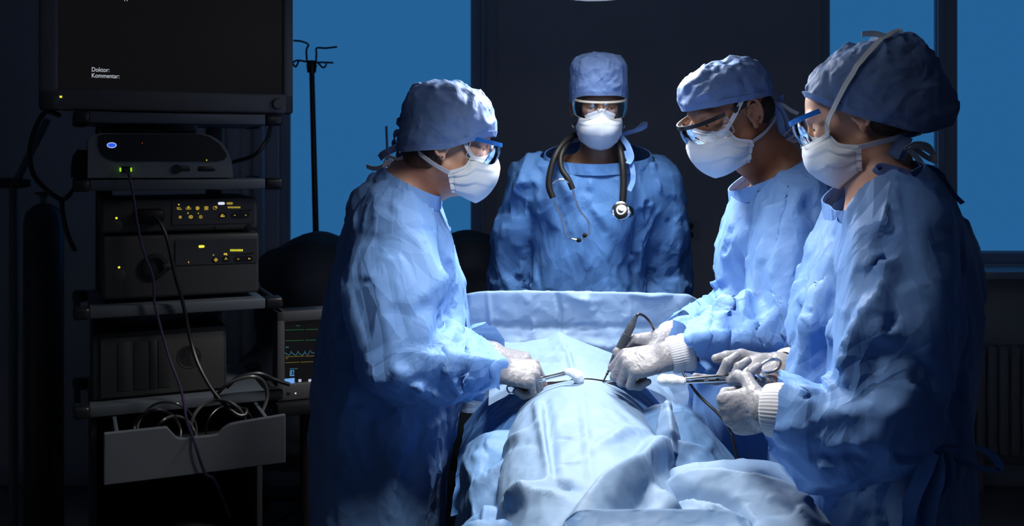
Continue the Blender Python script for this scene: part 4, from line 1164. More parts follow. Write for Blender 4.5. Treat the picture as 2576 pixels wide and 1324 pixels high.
# ---- operating surgeon, second from the right
s3 = Person('person bending left over the patient with black-framed goggles and the electric pen', P(1838, 290, 2.36), 199, 17, 0, 1.02, SKIN_T,
    hairm=HAIRD, lat=np.array([0, 1.0, 0]), front=np.array([-1.0, 0, 0]), tw=(0.0, 0.06), sw=(0.005, 0.035, 0.04, 0.045), kf=0.004, kb=0.42, fs=0.036)
s3.rows = rows_px(2.38, 2.42, [(385, 1925, 2055, 0.085), (430, 1902, 2085, 0.13), (500, 1855, 2112, 0.165), (600, 1828, 2118, 0.16), (700, 1818, 2120, 0.16), (850, 1826, 2112, 0.165), (930, 1775, 2108, 0.18), (1000, 1745, 2105, 0.19), (1300, 1738, 2110, 0.21), (1700, 1740, 2115, 0.22)])
s3.neck = P(1962, 410, 2.42); s3.neckdir = nrm((-0.50, 0, 0.87)); s3.collar = (0.088, 0.092)
s3.arms = [dict(pts=[P(2020, 520, 2.24), P(1965, 815, 2.15), P(1722, 888, 2.10)], rad=(0.095, 0.085, 0.048, 0.09, 0.068), fwd=(-1, 0, -0.1), bulge2=(0, 0, 0.0), acc=(4.2, 0.024, 1.0)),
           dict(pts=[P(1975, 505, 2.60), P(1885, 775, 2.52), P(1705, 848, 2.29)], rad=(0.09, 0.075, 0.045, 0.085, 0.062), fwd=(-1, -0.2, -0.1), acc=(5, 0.02, 1.0))]
k3 = 2.06
s3.folds = [([X(1885, 735, k3), X(1840, 790, k3), X(1790, 820, k3)], 0.022, 0.024), ([X(1800, 780, k3), X(1770, 830, k3), X(1720, 850, k3)], 0.018, 0.02),
            ([X(1860, 770, k3), X(1900, 830, k3), X(1960, 860, k3)], 0.02, 0.016), ([X(1750, 860, k3), X(1850, 860, k3), X(1940, 890, k3)], 0.018, 0.012),
            ([X(1930, 640, k3), X(1880, 690, k3), X(1850, 740, k3)], 0.025, 0.02), ([X(1880, 500, 2.25), X(1870, 620, 2.25), X(1840, 720, 2.25)], 0.022, 0.022),
            ([X(1950, 470, 2.2), X(1930, 560, 2.2), X(1905, 650, 2.2)], 0.02, 0.02), ([X(2010, 430, 2.2), X(1990, 520, 2.2), X(1960, 620, 2.2)], 0.02, 0.018),
            ([X(2080, 520, 2.15), X(2085, 650, 2.15), X(2060, 760, 2.15)], 0.018, 0.016), ([X(1990, 600, 2.1), X(1960, 700, 2.1), X(1990, 790, 2.1)], 0.018, 0.014)]
build_body(s3)
build_gown(s3, seed=14)
build_cap(s3, [(-0.05, -0.012, 0, 0.100, 0.080), (0.01, -0.006, 0, 0.108, 0.084), (0.055, -0.002, 0, 0.113, 0.089), (0.090, -0.002, 0, 0.102, 0.082), (0.114, -0.004, 0, 0.076, 0.062), (0.130, -0.006, 0, 0.028, 0.025)],
          (0.040, 0.018, 0.030), seed=15, exc=0.05)
m3 = build_mask(s3, 3)
for sg in (-1, 1):
    strap(s3, [s3.H((0.062, sg * 0.067, -0.021)), s3.H((0.035, sg * 0.079, 0.010)), s3.H((0.012, sg * 0.084, 0.036))], parent=m3)
    strap(s3, [s3.H((0.012, sg * 0.080, -0.063)), s3.H((-0.035, sg * 0.070, -0.052)), s3.H((-0.085, sg * 0.050, -0.030)), s3.H((-0.118, sg * 0.012, -0.010))], parent=m3)
build_goggles(s3, BLACKPL, 'bar', 0.16, -0.006, 0.004)
hb = Field.box(s3.c - 0.2, s3.c + 0.2, 0.0045)
hb.ell(s3.H((-0.052, 0, 0.0)), (0.055, 0.0735, 0.05), s3.R, 0.004)
for sg in (-1, 1): hb.cone(s3.H((0.020, sg * 0.068, 0.030)), s3.H((0.020, sg * 0.069, 0.012)), 0.010, 0.006, 0.006)
mesh_obj('hair', *hb.mesh(), HAIRD, s3.root)
for pts, w in [([(1935, 255), (1955, 248), (1965, 240), (1958, 262), (1935, 264)], 0.012), ([(1940, 262), (1958, 275), (1972, 300), (1985, 330), (2005, 345)], 0.022),
               ([(1942, 268), (1962, 300), (1968, 330), (1985, 345)], 0.016)]:
    strap(s3, [P(x, y, 2.34 + 0.006 * i) for i, (x, y) in enumerate(pts)], w, (0.6, -0.5, 0.5), 'cap_tie', CAPM)
for pts, w in [([(1938, 264), (1965, 262), (1990, 278), (2008, 286)], 0.009), ([(1972, 342), (1995, 322), (2005, 332), (1985, 350), (1972, 345), (2000, 356), (2012, 350)], 0.009)]:
    strap(s3, [P(x, y, 2.35 + 0.004 * i) for i, (x, y) in enumerate(pts)], w, (0.3, -0.5, 0.8), 'mask_tie', STRAP)
build_cuff(s3, P(1742, 882, 2.103), P(1682, 896, 2.10), 0.039, 0.035)
build_cuff(s3, P(1720, 840, 2.30), P(1676, 852, 2.27), 0.036, 0.033)
build_hand(s3, P(1686, 893, 2.10), (-1, 0.02, -0.16), (-0.05, -0.45, 0.9), 'L', {'index': (50, 70, 40), 'middle': (60, 82, 45), 'ring': (66, 88, 45), 'little': (70, 88, 45)},
           [(0.7, 0.3, -0.6), (0.9, -0.1, -0.5), (0.95, -0.1, -0.3)], P(1965, 815, 2.12), 0, 1.05, 15)
build_hand(s3, P(1682, 850, 2.27), (-1, -0.12, -0.02), (0.05, 0.25, 0.95), 'R', {'index': (38, 62, 30), 'middle': (52, 66, 35), 'ring': (62, 72, 35), 'little': (66, 74, 35)},
           [(0.75, 0.45, -0.35), (0.97, 0.0, -0.15), (0.97, -0.1, -0.2)], P(1885, 775, 2.52), 0, 1.05, 16)

# ---- assistant at the right, nearest
s4 = Person('person nearest at right with a large round cap and white straps, back in shadow', P(2156, 294, 1.93), 157, 19, 0, 0.95, SKIN_F,
    hairm=HAIR, lat=np.array([0, 1.0, 0]), front=np.array([-1.0, 0, 0]), tw=(0.0, 0.06), sw=(0.005, 0.035, 0.04, 0.045), kf=0.004, kb=0.42, fs=0.036)
s4.rows = rows_px(1.85, 1.90, [(412, 2185, 2310, 0.08), (460, 2155, 2345, 0.125), (500, 2138, 2370, 0.15), (540, 2118, 2400, 0.162), (650, 2060, 2465, 0.16), (760, 2020, 2485, 0.16), (900, 1988, 2475, 0.165), (1090, 1968, 2455, 0.18), (1324, 1970, 2440, 0.22), (2000, 1965, 2440, 0.23)])
s4.neck = P(2222, 440, 1.90); s4.neckdir = nrm((-0.50, 0, 0.87)); s4.collar = (0.080, 0.088)
s4.arms = [dict(pts=[P(2262, 560, 1.74), P(2215, 1068, 1.63), P(1945, 1030, 1.68)], rad=(0.092, 0.082, 0.052, 0.098, 0.074), fwd=(-0.6, 0.75, -0.2), bulge=(0.012, 0, 0), bulge2=(0.02, 0, -0.040), acc=(2.6, 0.012, 1.3)),
           dict(pts=[P(2232, 545, 2.05), P(2110, 930, 2.05), P(1988, 926, 1.99)], rad=(0.09, 0.075, 0.05, 0.085, 0.062), fwd=(-1, -0.1, -0.05))]
k4 = 1.62
s4.folds = [([X(2262, 480, 1.66), X(2255, 640, 1.64), X(2195, 800, 1.58), X(2165, 980, 1.55), X(2130, 1060, 1.55)], 0.030, 0.024, 1),
            ([X(2190, 620, 1.68), X(2140, 700, 1.68), X(2070, 740, 1.7)], 0.012, 0.008), ([X(2050, 900, 1.6), X(2060, 1000, 1.6), X(2100, 1060, 1.6)], 0.03, 0.018),
            ([X(2060, 950, 1.6), X(2030, 1020, 1.6), X(2010, 1100, 1.6)], 0.02, 0.014), ([X(1960, 960, 1.64), X(1990, 1040, 1.64), X(1975, 1090, 1.64)], 0.018, 0.014),
            ([X(2100, 520, 1.75), X(2060, 680, 1.72), X(2030, 860, 1.7)], 0.02, 0.012), ([X(2150, 520, 1.7), X(2120, 700, 1.68), X(2110, 900, 1.62)], 0.025, 0.016),
            ([X(2300, 800, 1.6), X(2200, 860, 1.58), X(2150, 940, 1.56)], 0.02, 0.014), ([X(2060, 1190, 1.7), X(2040, 1324, 1.7)], 0.02, 0.016),
            ([X(2130, 1190, 1.7), X(2120, 1324, 1.7)], 0.02, 0.016), ([X(2010, 1120, 1.72), X(1995, 1324, 1.72)], 0.02, 0.014)]
build_body(s4)
build_gown(s4, seed=21)
c4 = build_cap(s4, [(-0.085, -0.070, 0, 0.085, 0.066), (-0.05, -0.062, 0, 0.120, 0.084), (0.0, -0.050, 0, 0.136, 0.095), (0.05, -0.044, 0, 0.137, 0.099), (0.092, -0.048, 0, 0.120, 0.090), (0.120, -0.053, 0, 0.090, 0.07), (0.138, -0.058, 0, 0.045, 0.03)],
          (0.088, -0.076, -0.002), seed=22, exc=0.05, h=0.004)
m4 = build_mask(s4, 4)
for sg in (-1, 1):
    strap(s4, lay_on(s4, c4, [(0.062, sg * 0.069, -0.021), (0.048, sg * 0.084, 0.008), (0.005, sg * 0.095, 0.050), (-0.045, sg * 0.085, 0.088), (-0.090, sg * 0.055, 0.112), (-0.120, sg * 0.018, 0.122)]), 0.011, parent=m4)
for sg in (-1, 1):
    strap(s4, [s4.H((0.012, sg * 0.080, -0.063)), s4.H((-0.03, sg * 0.074, -0.066)), s4.H((-0.07, sg * 0.055, -0.068)), s4.H((-0.105, sg * 0.016, -0.070))], 0.011, parent=m4)
build_goggles(s4, BLUEPL, 'bar', 0.02, 0.004, 0.006)
hb = Field.box(s4.c - 0.2, s4.c + 0.2, 0.005)
hb.ell(s4.H((-0.048, 0, -0.025)), (0.05, 0.068, 0.05), s4.R, 0.004)
mesh_obj('hair', *hb.mesh(), HAIR, s4.root)
for pts, w in [([(2262, 118), (2290, 145), (2310, 212)], 0.011), ([(2262, 116), (2240, 98), (2200, 85), (2168, 86)], 0.011), ([(2266, 118), (2300, 125), (2325, 128), (2328, 142), (2300, 146), (2270, 124)], 0.010)]:
    q0 = s4.H((-0.080, 0.045, 0.150))[1] - 0.02
    strap(s4, [P(x, y, q0 + 0.004 * i) for i, (x, y) in enumerate(pts)], w, (0.7, -0.4, 0.5), 'mask_tie', STRAP)
for pts, w in [([(2275, 375), (2300, 362), (2335, 368), (2348, 400), (2330, 395), (2300, 372)], 0.010), ([(2285, 376), (2310, 368), (2345, 385), (2352, 410)], 0.010), ([(2288, 378), (2310, 400), (2325, 425)], 0.010)]:
    strap(s4, [P(x, y, 1.83 + 0.004 * i) for i, (x, y) in enumerate(pts)], w, (0.3, -0.5, 0.8), 'mask_tie', STRAP)
for pts, w in [([(2280, 345), (2262, 365), (2245, 395)], 0.022), ([(2285, 345), (2300, 335), (2310, 325)], 0.02), ([(2282, 345), (2270, 380), (2262, 398)], 0.02)]:
    strap(s4, [P(x, y, 1.84 + 0.004 * i) for i, (x, y) in enumerate(pts)], w, (0.8, -0.4, 0.3), 'cap_tie', CAPM)
for pts, w in [([(2285, 438), (2250, 428), (2215, 420), (2208, 428), (2240, 440), (2284, 440)], 0.018), ([(2288, 438), (2330, 420), (2370, 445), (2375, 480), (2362, 470), (2330, 432), (2290, 440)], 0.013), ([(2320, 425), (2370, 450), (2400, 490), (2422, 512)], 0.009), ([(2284, 438), (2300, 470), (2310, 520)], 0.012)]:
    strap(s4, [P(x, y, 1.80 + 0.004 * i) for i, (x, y) in enumerate(pts)], w, (0.2, -0.6, 0.7), 'neck_tie', GOWN)
for pts, w in [([(2340, 1130), (2400, 1120), (2480, 1135), (2514, 1170), (2500, 1185), (2440, 1170), (2350, 1140)], 0.014), ([(2345, 1135), (2320, 1200), (2290, 1270), (2275, 1330)], 0.03), ([(2350, 1135), (2355, 1200), (2340, 1260), (2330, 1330)], 0.03), ([(2340, 1135), (2380, 1150), (2385, 1200), (2360, 1240)], 0.022)]:
    strap(s4, [P(x, y, 1.66 + 0.006 * i) for i, (x, y) in enumerate(pts)], w, (0.5, -0.6, 0.6), 'waist_tie', GOWN)
build_cuff(s4, P(1986, 1036, 1.668), P(1926, 1032, 1.69), 0.045, 0.041, folds=1)
build_cuff(s4, P(2000, 927, 2.0), P(1972, 924, 1.975), 0.040, 0.034, folds=1)
build_hand(s4, P(1930, 1034, 1.69), (-0.60, 0.70, -0.25), (-0.72, -0.60, -0.15), 'L', FIST, [(0.6, 0.5, -0.5), (0.9, 0.1, -0.5), (0.8, -0.2, -0.5)], P(2215, 1068, 1.63), 0, 1.0, 25)
build_hand(s4, P(1968, 930, 1.985), (-0.88, -0.38, -0.20), (0.1, 0.30, -0.95), 'R', {'index': (8, 12, 8, 4), 'middle': (28, 92, 40), 'ring': (30, 95, 40), 'little': (32, 92, 40)},
           [(0.75, 0.5, -0.3), (0.97, 0.05, -0.2), (0.97, 0.0, -0.15)], P(2110, 930, 2.05), 0.034, 1.05, 26)
# ---------------------------------------------------------------- operating table, patient, drapes
TC = 0.155
tbl = thing('operating_table', 'padded operating table on a single column under the blue drapes', 'table', (TC, 2.05, 0))
MB().box((TC, 2.00, 0.765), (0.46, 1.72, 0.07), 0.02).build('mattress', MATTR, tbl)
MB().box((TC, 2.00, 0.715), (0.48, 1.74, 0.03), 0.008).build('table_top', CARTDK, tbl)
MB().box((TC, 2.15, 0.40), (0.26, 0.34, 0.60), 0.03).build('column', CARTDK, tbl)
MB().box((TC, 2.15, 0.05), (0.50, 0.95, 0.10), 0.03).build('base', CARTDK, tbl)
# patient lying on the table, head away
fp = Field.box([TC - 0.34, 1.05, 0.76], [TC + 0.34, 3.12, 1.10], 0.011)
fp.ell((TC, 2.33, 0.895), (0.150, 0.30, 0.113), None, 0.03); fp.ell((TC, 2.10, 0.885), (0.17, 0.2, 0.085), None, 0.04)
fp.ell((TC, 2.54, 0.90), (0.16, 0.14, 0.085), None, 0.04)
fp.cone((TC, 2.62, 0.875), (TC, 2.70, 0.875), 0.05, 0.05, 0.03); fp.ell((TC, 2.765, 0.885), (0.075, 0.105, 0.095), None, 0.02)
fp.ell((TC, 2.76, 0.985), (0.013, 0.022, 0.016), None, 0.01)
for sg in (-1, 1):
    fp.cone((TC + sg * 0.08, 2.05, 0.87), (TC + sg * 0.07, 1.60, 0.855), 0.075, 0.055, 0.04); fp.cone((TC + sg * 0.07, 1.60, 0.855), (TC + sg * 0.06, 1.22, 0.845), 0.05, 0.036, 0.02)
    fp.cone((TC + sg * 0.06, 1.22, 0.84), (TC + sg * 0.06, 1.17, 0.90), 0.032, 0.028, 0.02)
    fp.cone((TC + sg * 0.165, 2.60, 0.855), (TC + sg * 0.185, 2.35, 0.832), 0.042, 0.034, 0.03); fp.cone((TC + sg * 0.185, 2.35, 0.832), (TC + sg * 0.175, 2.13, 0.825), 0.032, 0.024, 0.02)
V, Q = fp.mesh()
pat = mesh_obj('person', V, Q, IODINE)
tag(pat, 'patient lying under the drapes, only a sliver of iodine-brown belly showing', 'person')

def grid(nu, nv, fn):
    u, v = np.meshgrid(np.linspace(0, 1, nu), np.linspace(0, 1, nv), indexing='ij')
    V = np.stack(fn(u, v), -1).reshape(-1, 3)
    i = np.arange(nu * nv).reshape(nu, nv)
    return V, np.stack([i[:-1, :-1], i[1:, :-1], i[1:, 1:], i[:-1, 1:]], -1).reshape(-1, 4)
def XY(px, py, z=1.0):
    d = (CZ - z) * F / (py - HY)
    return ((px - CX) / F * d, d)
def cloth(name, V, Q, m, label, folds=(), axis=2, ex=(0.02, 0.02), kf=0.01, kb=0.2, iters=90, seed=1, amp=0.003, pin=None, sm=1, wax=(0, 1.0, 0), group=None, nc=30, fs=0.022):
    N = vnormals(V, Q)
    if N[:, 2].mean() < 0 and axis == 2:
        Q = Q[:, ::-1]; N = -N
    if axis == 1 and N[:, 1].mean() > 0:
        Q = Q[:, ::-1]; N = -N
    if len(folds):
        V = V + N * fold_relief(V, N, [q for q in folds if q[1] > 0.012], axis)[:, None]
    V = crumple(V, Q, np.array(wax, float), nc, seed + 200, amp=(0.0015, 0.005), width=(0.013, 0.026), length=(0.03, 0.10), spread=50, depth=0.05, neg=0.4)
    V = wrinkle(V, Q, np.array(wax, float), ex[0], ex[1], kf=kf, kb=kb, iters=iters, seed=seed, amp=amp, presmooth=8, pin=pin)
    V = facet(V, Q, np.array(wax, float), fs, 2.2, 0.65, seed + 9, soft=1)
    thin = [q for q in folds if q[1] <= 0.012]
    if thin:
        N = vnormals(V, Q); V = V + N * fold_relief(V, N, thin, axis)[:, None]
    o = mesh_obj(name, V, Q, m)
    return tag(o, label, 'drape', group or 'sterile drapes over the patient')

# belly and legs drape
def belly(u, v):
    d = 2.225 - 1.25 * v  # near end lengthened out of view to bounce lamp light upward
    xc = pchip([0.9, 1.5, 1.8, 2.1, 2.25], [0.125, 0.130, 0.138, 0.150, 0.156], d.ravel()).reshape(d.shape)
    w = pchip([0.9, 1.5, 1.8, 2.1, 2.25], [0.160, 0.140, 0.168, 0.166, 0.160], d.ravel()).reshape(d.shape)
    zt = pchip([0.9, 1.5, 1.8, 2.05, 2.25], [0.930, 0.958, 0.990, 1.016, 1.022], d.ravel()).reshape(d.shape)
    s = (u - 0.5) * 2; a = np.abs(s)
    t = np.clip(a / 0.60, 0, 1) * math.pi / 2
    p = 0.72 + 0.28 * np.clip((d - 1.9) / 0.3, 0, 1)
    Hh = 0.135
    x = np.sign(s) * w * np.sin(t) ** (0.95); z = zt - Hh * (1 - np.cos(t) ** p)
    k = np.clip((a - 0.60) / 0.40, 0, 1)
    x = xc + x + np.sign(s) * k * 0.075; z = z - k * 0.15
    return x, d, z
V, Q = grid(150, 215, belly)
bf = [([XY(1463, 985, 1.02), XY(1475, 1080, 1.01), XY(1490, 1200, 0.99)], 0.009, 0.004),
      ([XY(1345, 1030, 0.98), XY(1360, 1100, 0.98), XY(1383, 1190, 0.98)], 0.030, 0.012, 1), ([XY(1372, 1040, 0.98), XY(1385, 1110, 0.98), XY(1395, 1190, 0.98)], 0.012, -0.014),
      ([XY(1383, 1190, 0.98), XY(1330, 1220, 0.97), XY(1275, 1250, 0.93)], 0.022, 0.016), ([XY(1390, 1195, 0.98), XY(1440, 1215, 0.98)], 0.014, -0.014),
      ([XY(1680, 1090, 0.95), XY(1600, 1160, 0.99), XY(1510, 1230, 0.98), XY(1440, 1300, 0.97)], 0.060, 0.034, 1), ([XY(1690, 1160, 0.94), XY(1620, 1210, 0.98), XY(1540, 1280, 0.98)], 0.03, -0.022),
      ([XY(1720, 1290, 0.92), XY(1680, 1220, 0.97), XY(1640, 1180, 0.98)], 0.025, 0.016), ([XY(1480, 1120, 1.0), XY(1550, 1090, 1.0), XY(1600, 1060, 1.0)], 0.02, 0.008),
      ([XY(1270, 1120, 0.94), XY(1310, 1105, 0.97), XY(1345, 1085, 0.98)], 0.018, 0.012), ([XY(1290, 1280, 0.92), XY(1350, 1260, 0.95), XY(1420, 1230, 0.98)], 0.025, 0.014),
      ([XY(1400, 1090, 1.0), XY(1435, 1098, 1.0), XY(1472, 1092, 1.0)], 0.007, -0.005), ([XY(1405, 1155, 0.99), XY(1450, 1158, 0.99), XY(1483, 1150, 0.99)], 0.007, -0.005)]
bf = [(q[0], q[1], q[2] * 1.35) + tuple(q[3:]) for q in bf]
belly_d = cloth('abdomen_drape', V, Q, DRAPE, 'pale blue creased sheet mounded over belly and legs in the foreground', bf, ex=(0.014, 0.022), kf=0.012, kb=0.2, seed=41)

# chest sheet with its pinched ridge
def chest(u, v):
    d = 2.60 - 0.345 * v
    px = 1232 + 470 * u
    x = (px - CX) / F * 2.42
    zf = np.interp(px, [1090, 1160, 1250, 1340, 1385, 1416, 1450, 1530, 1600, 1700, 1850], [0.90, 0.97, 1.030, 1.040, 1.047, 1.064, 1.046, 1.020, 0.985, 0.94, 0.86])
    zn = np.interp(px, [1090, 1190, 1232, 1290, 1360, 1465, 1570, 1640, 1700, 1740], [0.80, 0.90, 0.955, 0.985, 1.006, 1.018, 1.006, 0.98, 0.92, 0.82])
    z = zf * (1 - v) ** 1.2 + zn * (1 - (1 - v) ** 1.2) + 0.012 * np.sin(v * math.pi) * np.exp(-((px - 1440) / 60) ** 2)
    return x, d, z
V, Q = grid(140, 66, chest)
cf = [([XY(1417, 858, 1.06), XY(1435, 905, 1.04), XY(1448, 960, 1.02)], 0.010, 0.007), ([XY(1330, 910, 1.03), XY(1400, 895, 1.04), XY(1440, 892, 1.04)], 0.016, 0.008),
      ([XY(1445, 895, 1.04), XY(1500, 905, 1.03), XY(1540, 925, 1.01)], 0.016, 0.007)]
cloth('chest_drape', V, Q, DRAPE, 'pale blue sheet over the chest pinched to a peak before the head screen', cf, ex=(0.008, 0.010), kf=0.02, kb=0.2, seed=42, sm=0)

# head screen
def screen(u, v):
    px = 1135 + 650 * u
    x = (px - CX) / F * 2.64
    top = np.interp(px, [1130, 1165, 1200, 1300, 1450, 1600, 1735, 1765, 1790], [1.13, 1.150, 1.160, 1.161, 1.160, 1.157, 1.152, 1.135, 1.10])
    s = v
    z = np.where(s < 0.25, 0.98 + (top - 0.98) * np.sin(np.clip(s / 0.25, 0, 1) * math.pi / 2), 0)
    y = np.where(s < 0.25, 2.725 - 0.06 * (s / 0.25) ** 2, 0)
    k = np.clip((s - 0.25) / 0.75, 0, 1)
    z = np.where(s >= 0.25, top - (top - 0.845) * k ** 0.95, z)
    y = np.where(s >= 0.25, 2.665 - 0.012 * np.sqrt(k) - 0.04 * k ** 2, y)
    edge = np.clip((np.abs(u - 0.5) - 0.42) / 0.08, 0, 1)
    return x, y + 0.06 * edge ** 2, z
V, Q = grid(150, 100, screen)
kx = 2.63
sf = [([X(1225, 735, kx), X(1232, 800, kx), X(1240, 880, kx)], 0.008, 0.006), ([X(1400, 740, kx), X(1412, 790, kx), X(1408, 850, kx)], 0.010, -0.010),
      ([X(1170, 822, kx), X(1400, 828, kx), X(1760, 826, kx)], 0.014, -0.010), ([X(1420, 745, kx), X(1470, 765, kx), X(1520, 760, kx)], 0.014, 0.010),
      ([X(1590, 745, kx), X(1640, 752, kx), X(1690, 748, kx)], 0.010, 0.009), ([X(1588, 735, kx), X(1590, 830, kx)], 0.006, 0.004), ([X(1250, 870, kx), X(1330, 868, kx), X(1405, 850, kx)], 0.02, 0.012), ([X(1415, 850, kx), X(1500, 875, kx), X(1600, 880, kx)], 0.02, 0.012)]
cloth('screen_drape', V, Q, DRAPE, 'blue sheet hung over the head screen bar in front of the standing person', sf, axis=1, ex=(0.012, 0.010), kf=0.02, kb=0.2, seed=43, wax=(0, 0, 1.0), sm=0)
bar = thing('drape_support_bow', 'steel bow holding up the blue head screen sheet', 'support bow', (TC, 2.69, 0.75))
bx0, bx1 = X(1225, 750, 2.68)[0], X(1700, 750, 2.68)[0]
MB().tube(spline([(bx0, 2.685, 0.76), (bx0, 2.685, 1.10), (bx0 + 0.03, 2.685, 1.138), (bx1 - 0.03, 2.685, 1.132), (bx1, 2.685, 1.09), (bx1, 2.685, 0.76)], 40), 0.007, 10).build('bow', STEEL, bar)
for q in (bx0, bx1):
    MB().box((q, 2.685, 0.745), (0.04, 0.04, 0.05), 0.006).build('clamp', CARTDK, bar)

# under sheet that leaves only the operating window open
def under(u, v):
    d = 2.62 - 0.62 * v
    x = TC - 0.28 + 0.56 * u
    a = np.abs(x - TC)
    z = 0.992 - 0.09 * np.clip((a - 0.09) / 0.12, 0, 2) ** 1.5 - 0.06 * np.clip(v - 0.4, 0, 1)
    return x, d, np.maximum(z, 0.80)
V, Q = grid(70, 70, under)
cloth('under_drape', V, Q, GOWN2, 'deep blue undersheet glimpsed either side of the opening at the belly', [], ex=(0.03, 0.03), kf=0.01, seed=49)
# side drapes
def right_far(u, v):
    d = 2.12 - 0.27 * v
    x = 0.235 + 0.27 * u + 0.0 * v
    z = 0.955 + 0.045 * np.sin(np.clip(u * 1.5, 0, 1) * math.pi * 0.75) * (1 - 0.5 * v) - 0.20 * np.clip(u - 0.45, 0, 1) ** 1.3 * 1.6 - 0.09 * v ** 2 - 0.03 * v
    return x, d, z
V, Q = grid(70, 70, right_far)
rf = [([(0.25, 1.98), (0.33, 1.97), (0.45, 1.93)], 0.05, 0.026, -1), ([(0.27, 1.93), (0.35, 1.90), (0.44, 1.88)], 0.018, -0.014), ([(0.25, 1.91), (0.31, 1.88), (0.40, 1.86)], 0.035, 0.022, -1), ([(0.29, 2.06), (0.36, 2.05), (0.42, 2.04)], 0.025, 0.012)]
cloth('side_drape', V, Q, DRAPE2, 'blue folded cloth heaped right of the belly beside the operating surgeon', rf, ex=(0.02, 0.03), seed=44, wax=(1.0, 0, 0))
def right_near(u, v):
    d = 1.86 - 0.46 * v
    x = 0.225 + 0.36 * u + 0.0 * v
    z = 0.930 - 0.010 * u - 0.30 * np.clip(u - 0.70, 0, 1) ** 1.5 * 1.7 + 0.030 * np.sin(u * 2.4) * (1 - v) - 0.055 * v - 0.03 * np.exp(-((u - 0.12) / 0.08) ** 2)
    return x, d, z
V, Q = grid(100, 120, right_near)
rn = [([(0.25, 1.80), (0.36, 1.77), (0.47, 1.72), (0.54, 1.64)], 0.06, 0.040, -1), ([(0.27, 1.76), (0.36, 1.70), (0.43, 1.60)], 0.022, -0.020), ([(0.28, 1.74), (0.36, 1.64), (0.42, 1.50)], 0.05, 0.030, -1),
      ([(0.26, 1.72), (0.29, 1.60), (0.32, 1.46)], 0.04, 0.030, 1), ([(0.33, 1.66), (0.33, 1.56), (0.34, 1.48)], 0.012, -0.016), ([(0.46, 1.70), (0.50, 1.60), (0.50, 1.50)], 0.02, 0.010), ([(0.24, 1.75), (0.25, 1.6), (0.26, 1.45)], 0.02, -0.02)]
cloth('side_drape', V, Q, DRAPE, 'pale cloth spread from the foreground mound toward the nearest gown at right', rn, ex=(0.02, 0.025), seed=45, wax=(1.0, 0, 0))
def left_side(u, v):
    d = 2.14 - 0.86 * v
    wv = 0.010 * np.sin(v * 17) + 0.012 * np.sin(v * 9 + 1)
    s = u
    x = 0.045 - 0.10 * v * 0.2 - (0.125 + wv + 0.03 * v) * np.sin(np.clip(s / 0.55, 0, 1) * math.pi / 2) - 0.05 * np.clip(s - 0.55, 0, 1)
    z = 0.925 + 0.03 * np.sin(v * 11 + 0.5) * np.sin(np.clip(s / 0.6, 0, 1) * math.pi) - 0.055 * v - 0.05 * (1 - np.cos(np.clip(s / 0.55, 0, 1) * math.pi / 2)) - 0.36 * np.clip(s - 0.45, 0, 1) ** 1.1
    return x, d, z
V, Q = grid(80, 140, left_side)
lf = [([(0.02, 1.98), (-0.04, 1.93), (-0.09, 1.90)], 0.022, 0.022), ([(0.02, 1.90), (-0.05, 1.86), (-0.10, 1.85)], 0.020, -0.018), ([(0.01, 1.80), (-0.04, 1.77), (-0.10, 1.78)], 0.024, 0.026), ([(0.01, 1.70), (-0.05, 1.70), (-0.11, 1.72)], 0.018, -0.018),
      ([(0.02, 1.64), (-0.05, 1.62), (-0.12, 1.60)], 0.026, 0.028), ([(0.02, 1.52), (-0.06, 1.52), (-0.13, 1.50)], 0.026, 0.022), ([(-0.04, 1.84), (-0.05, 1.74), (-0.04, 1.66)], 0.010, 0.010)]
cloth('side_drape', V, Q, DRAPE2, 'blue crumpled cloth hanging down left of the mound beside the profile figure', lf, ex=(0.04, 0.05), kf=0.008, seed=46, amp=0.005)
# upright fold standing at the right of the belly
def corner(u, v):
    pl_ = np.array([P(1648, 1100, 1.985), P(1655, 1062, 2.005), P(1664, 1030, 2.02), P(1674, 1010, 2.03)])
    pr_ = np.array([P(1716, 1150, 1.95), P(1708, 1100, 1.975), P(1694, 1050, 2.005), P(1679, 1011, 2.028)])
    rd_ = np.array([P(1690, 1140, 1.925), P(1690, 1085, 1.955), P(1684, 1040, 1.99), P(1677, 1007, 2.027)])
    g = lambda a: np.stack([np.interp(v, np.linspace(0, 1, 4), a[:, k]) for k in range(3)], -1)
    A_, B_, C_ = g(pl_), g(rd_), g(pr_)
    t = u[..., None]
    w = np.where(t < 0.5, 1 - 2 * t, 0); x = np.where(t < 0.5, 2 * t, 2 - 2 * t); y = np.where(t < 0.5, 0, 2 * t - 1)
    q = A_ * w + B_ * x + C_ * y
    return q[..., 0], q[..., 1], q[..., 2]
V, Q = grid(17, 24, corner)
V = smooth(V, Q, 2, 0.4)
V = crumple(V, Q, np.array([0, 0, 1.0]), 8, 47, amp=(0.001, 0.003), width=(0.008, 0.015), length=(0.02, 0.05), depth=0.03)
oc = mesh_obj('drape_corner', V, Q[:, ::-1], DRAPE)
md = oc.modifiers.new('thickness', 'SOLIDIFY'); md.thickness = 0.002
tag(oc, 'pointed cloth corner standing up at the right of the belly mound', 'drape', 'sterile drapes over the patient')

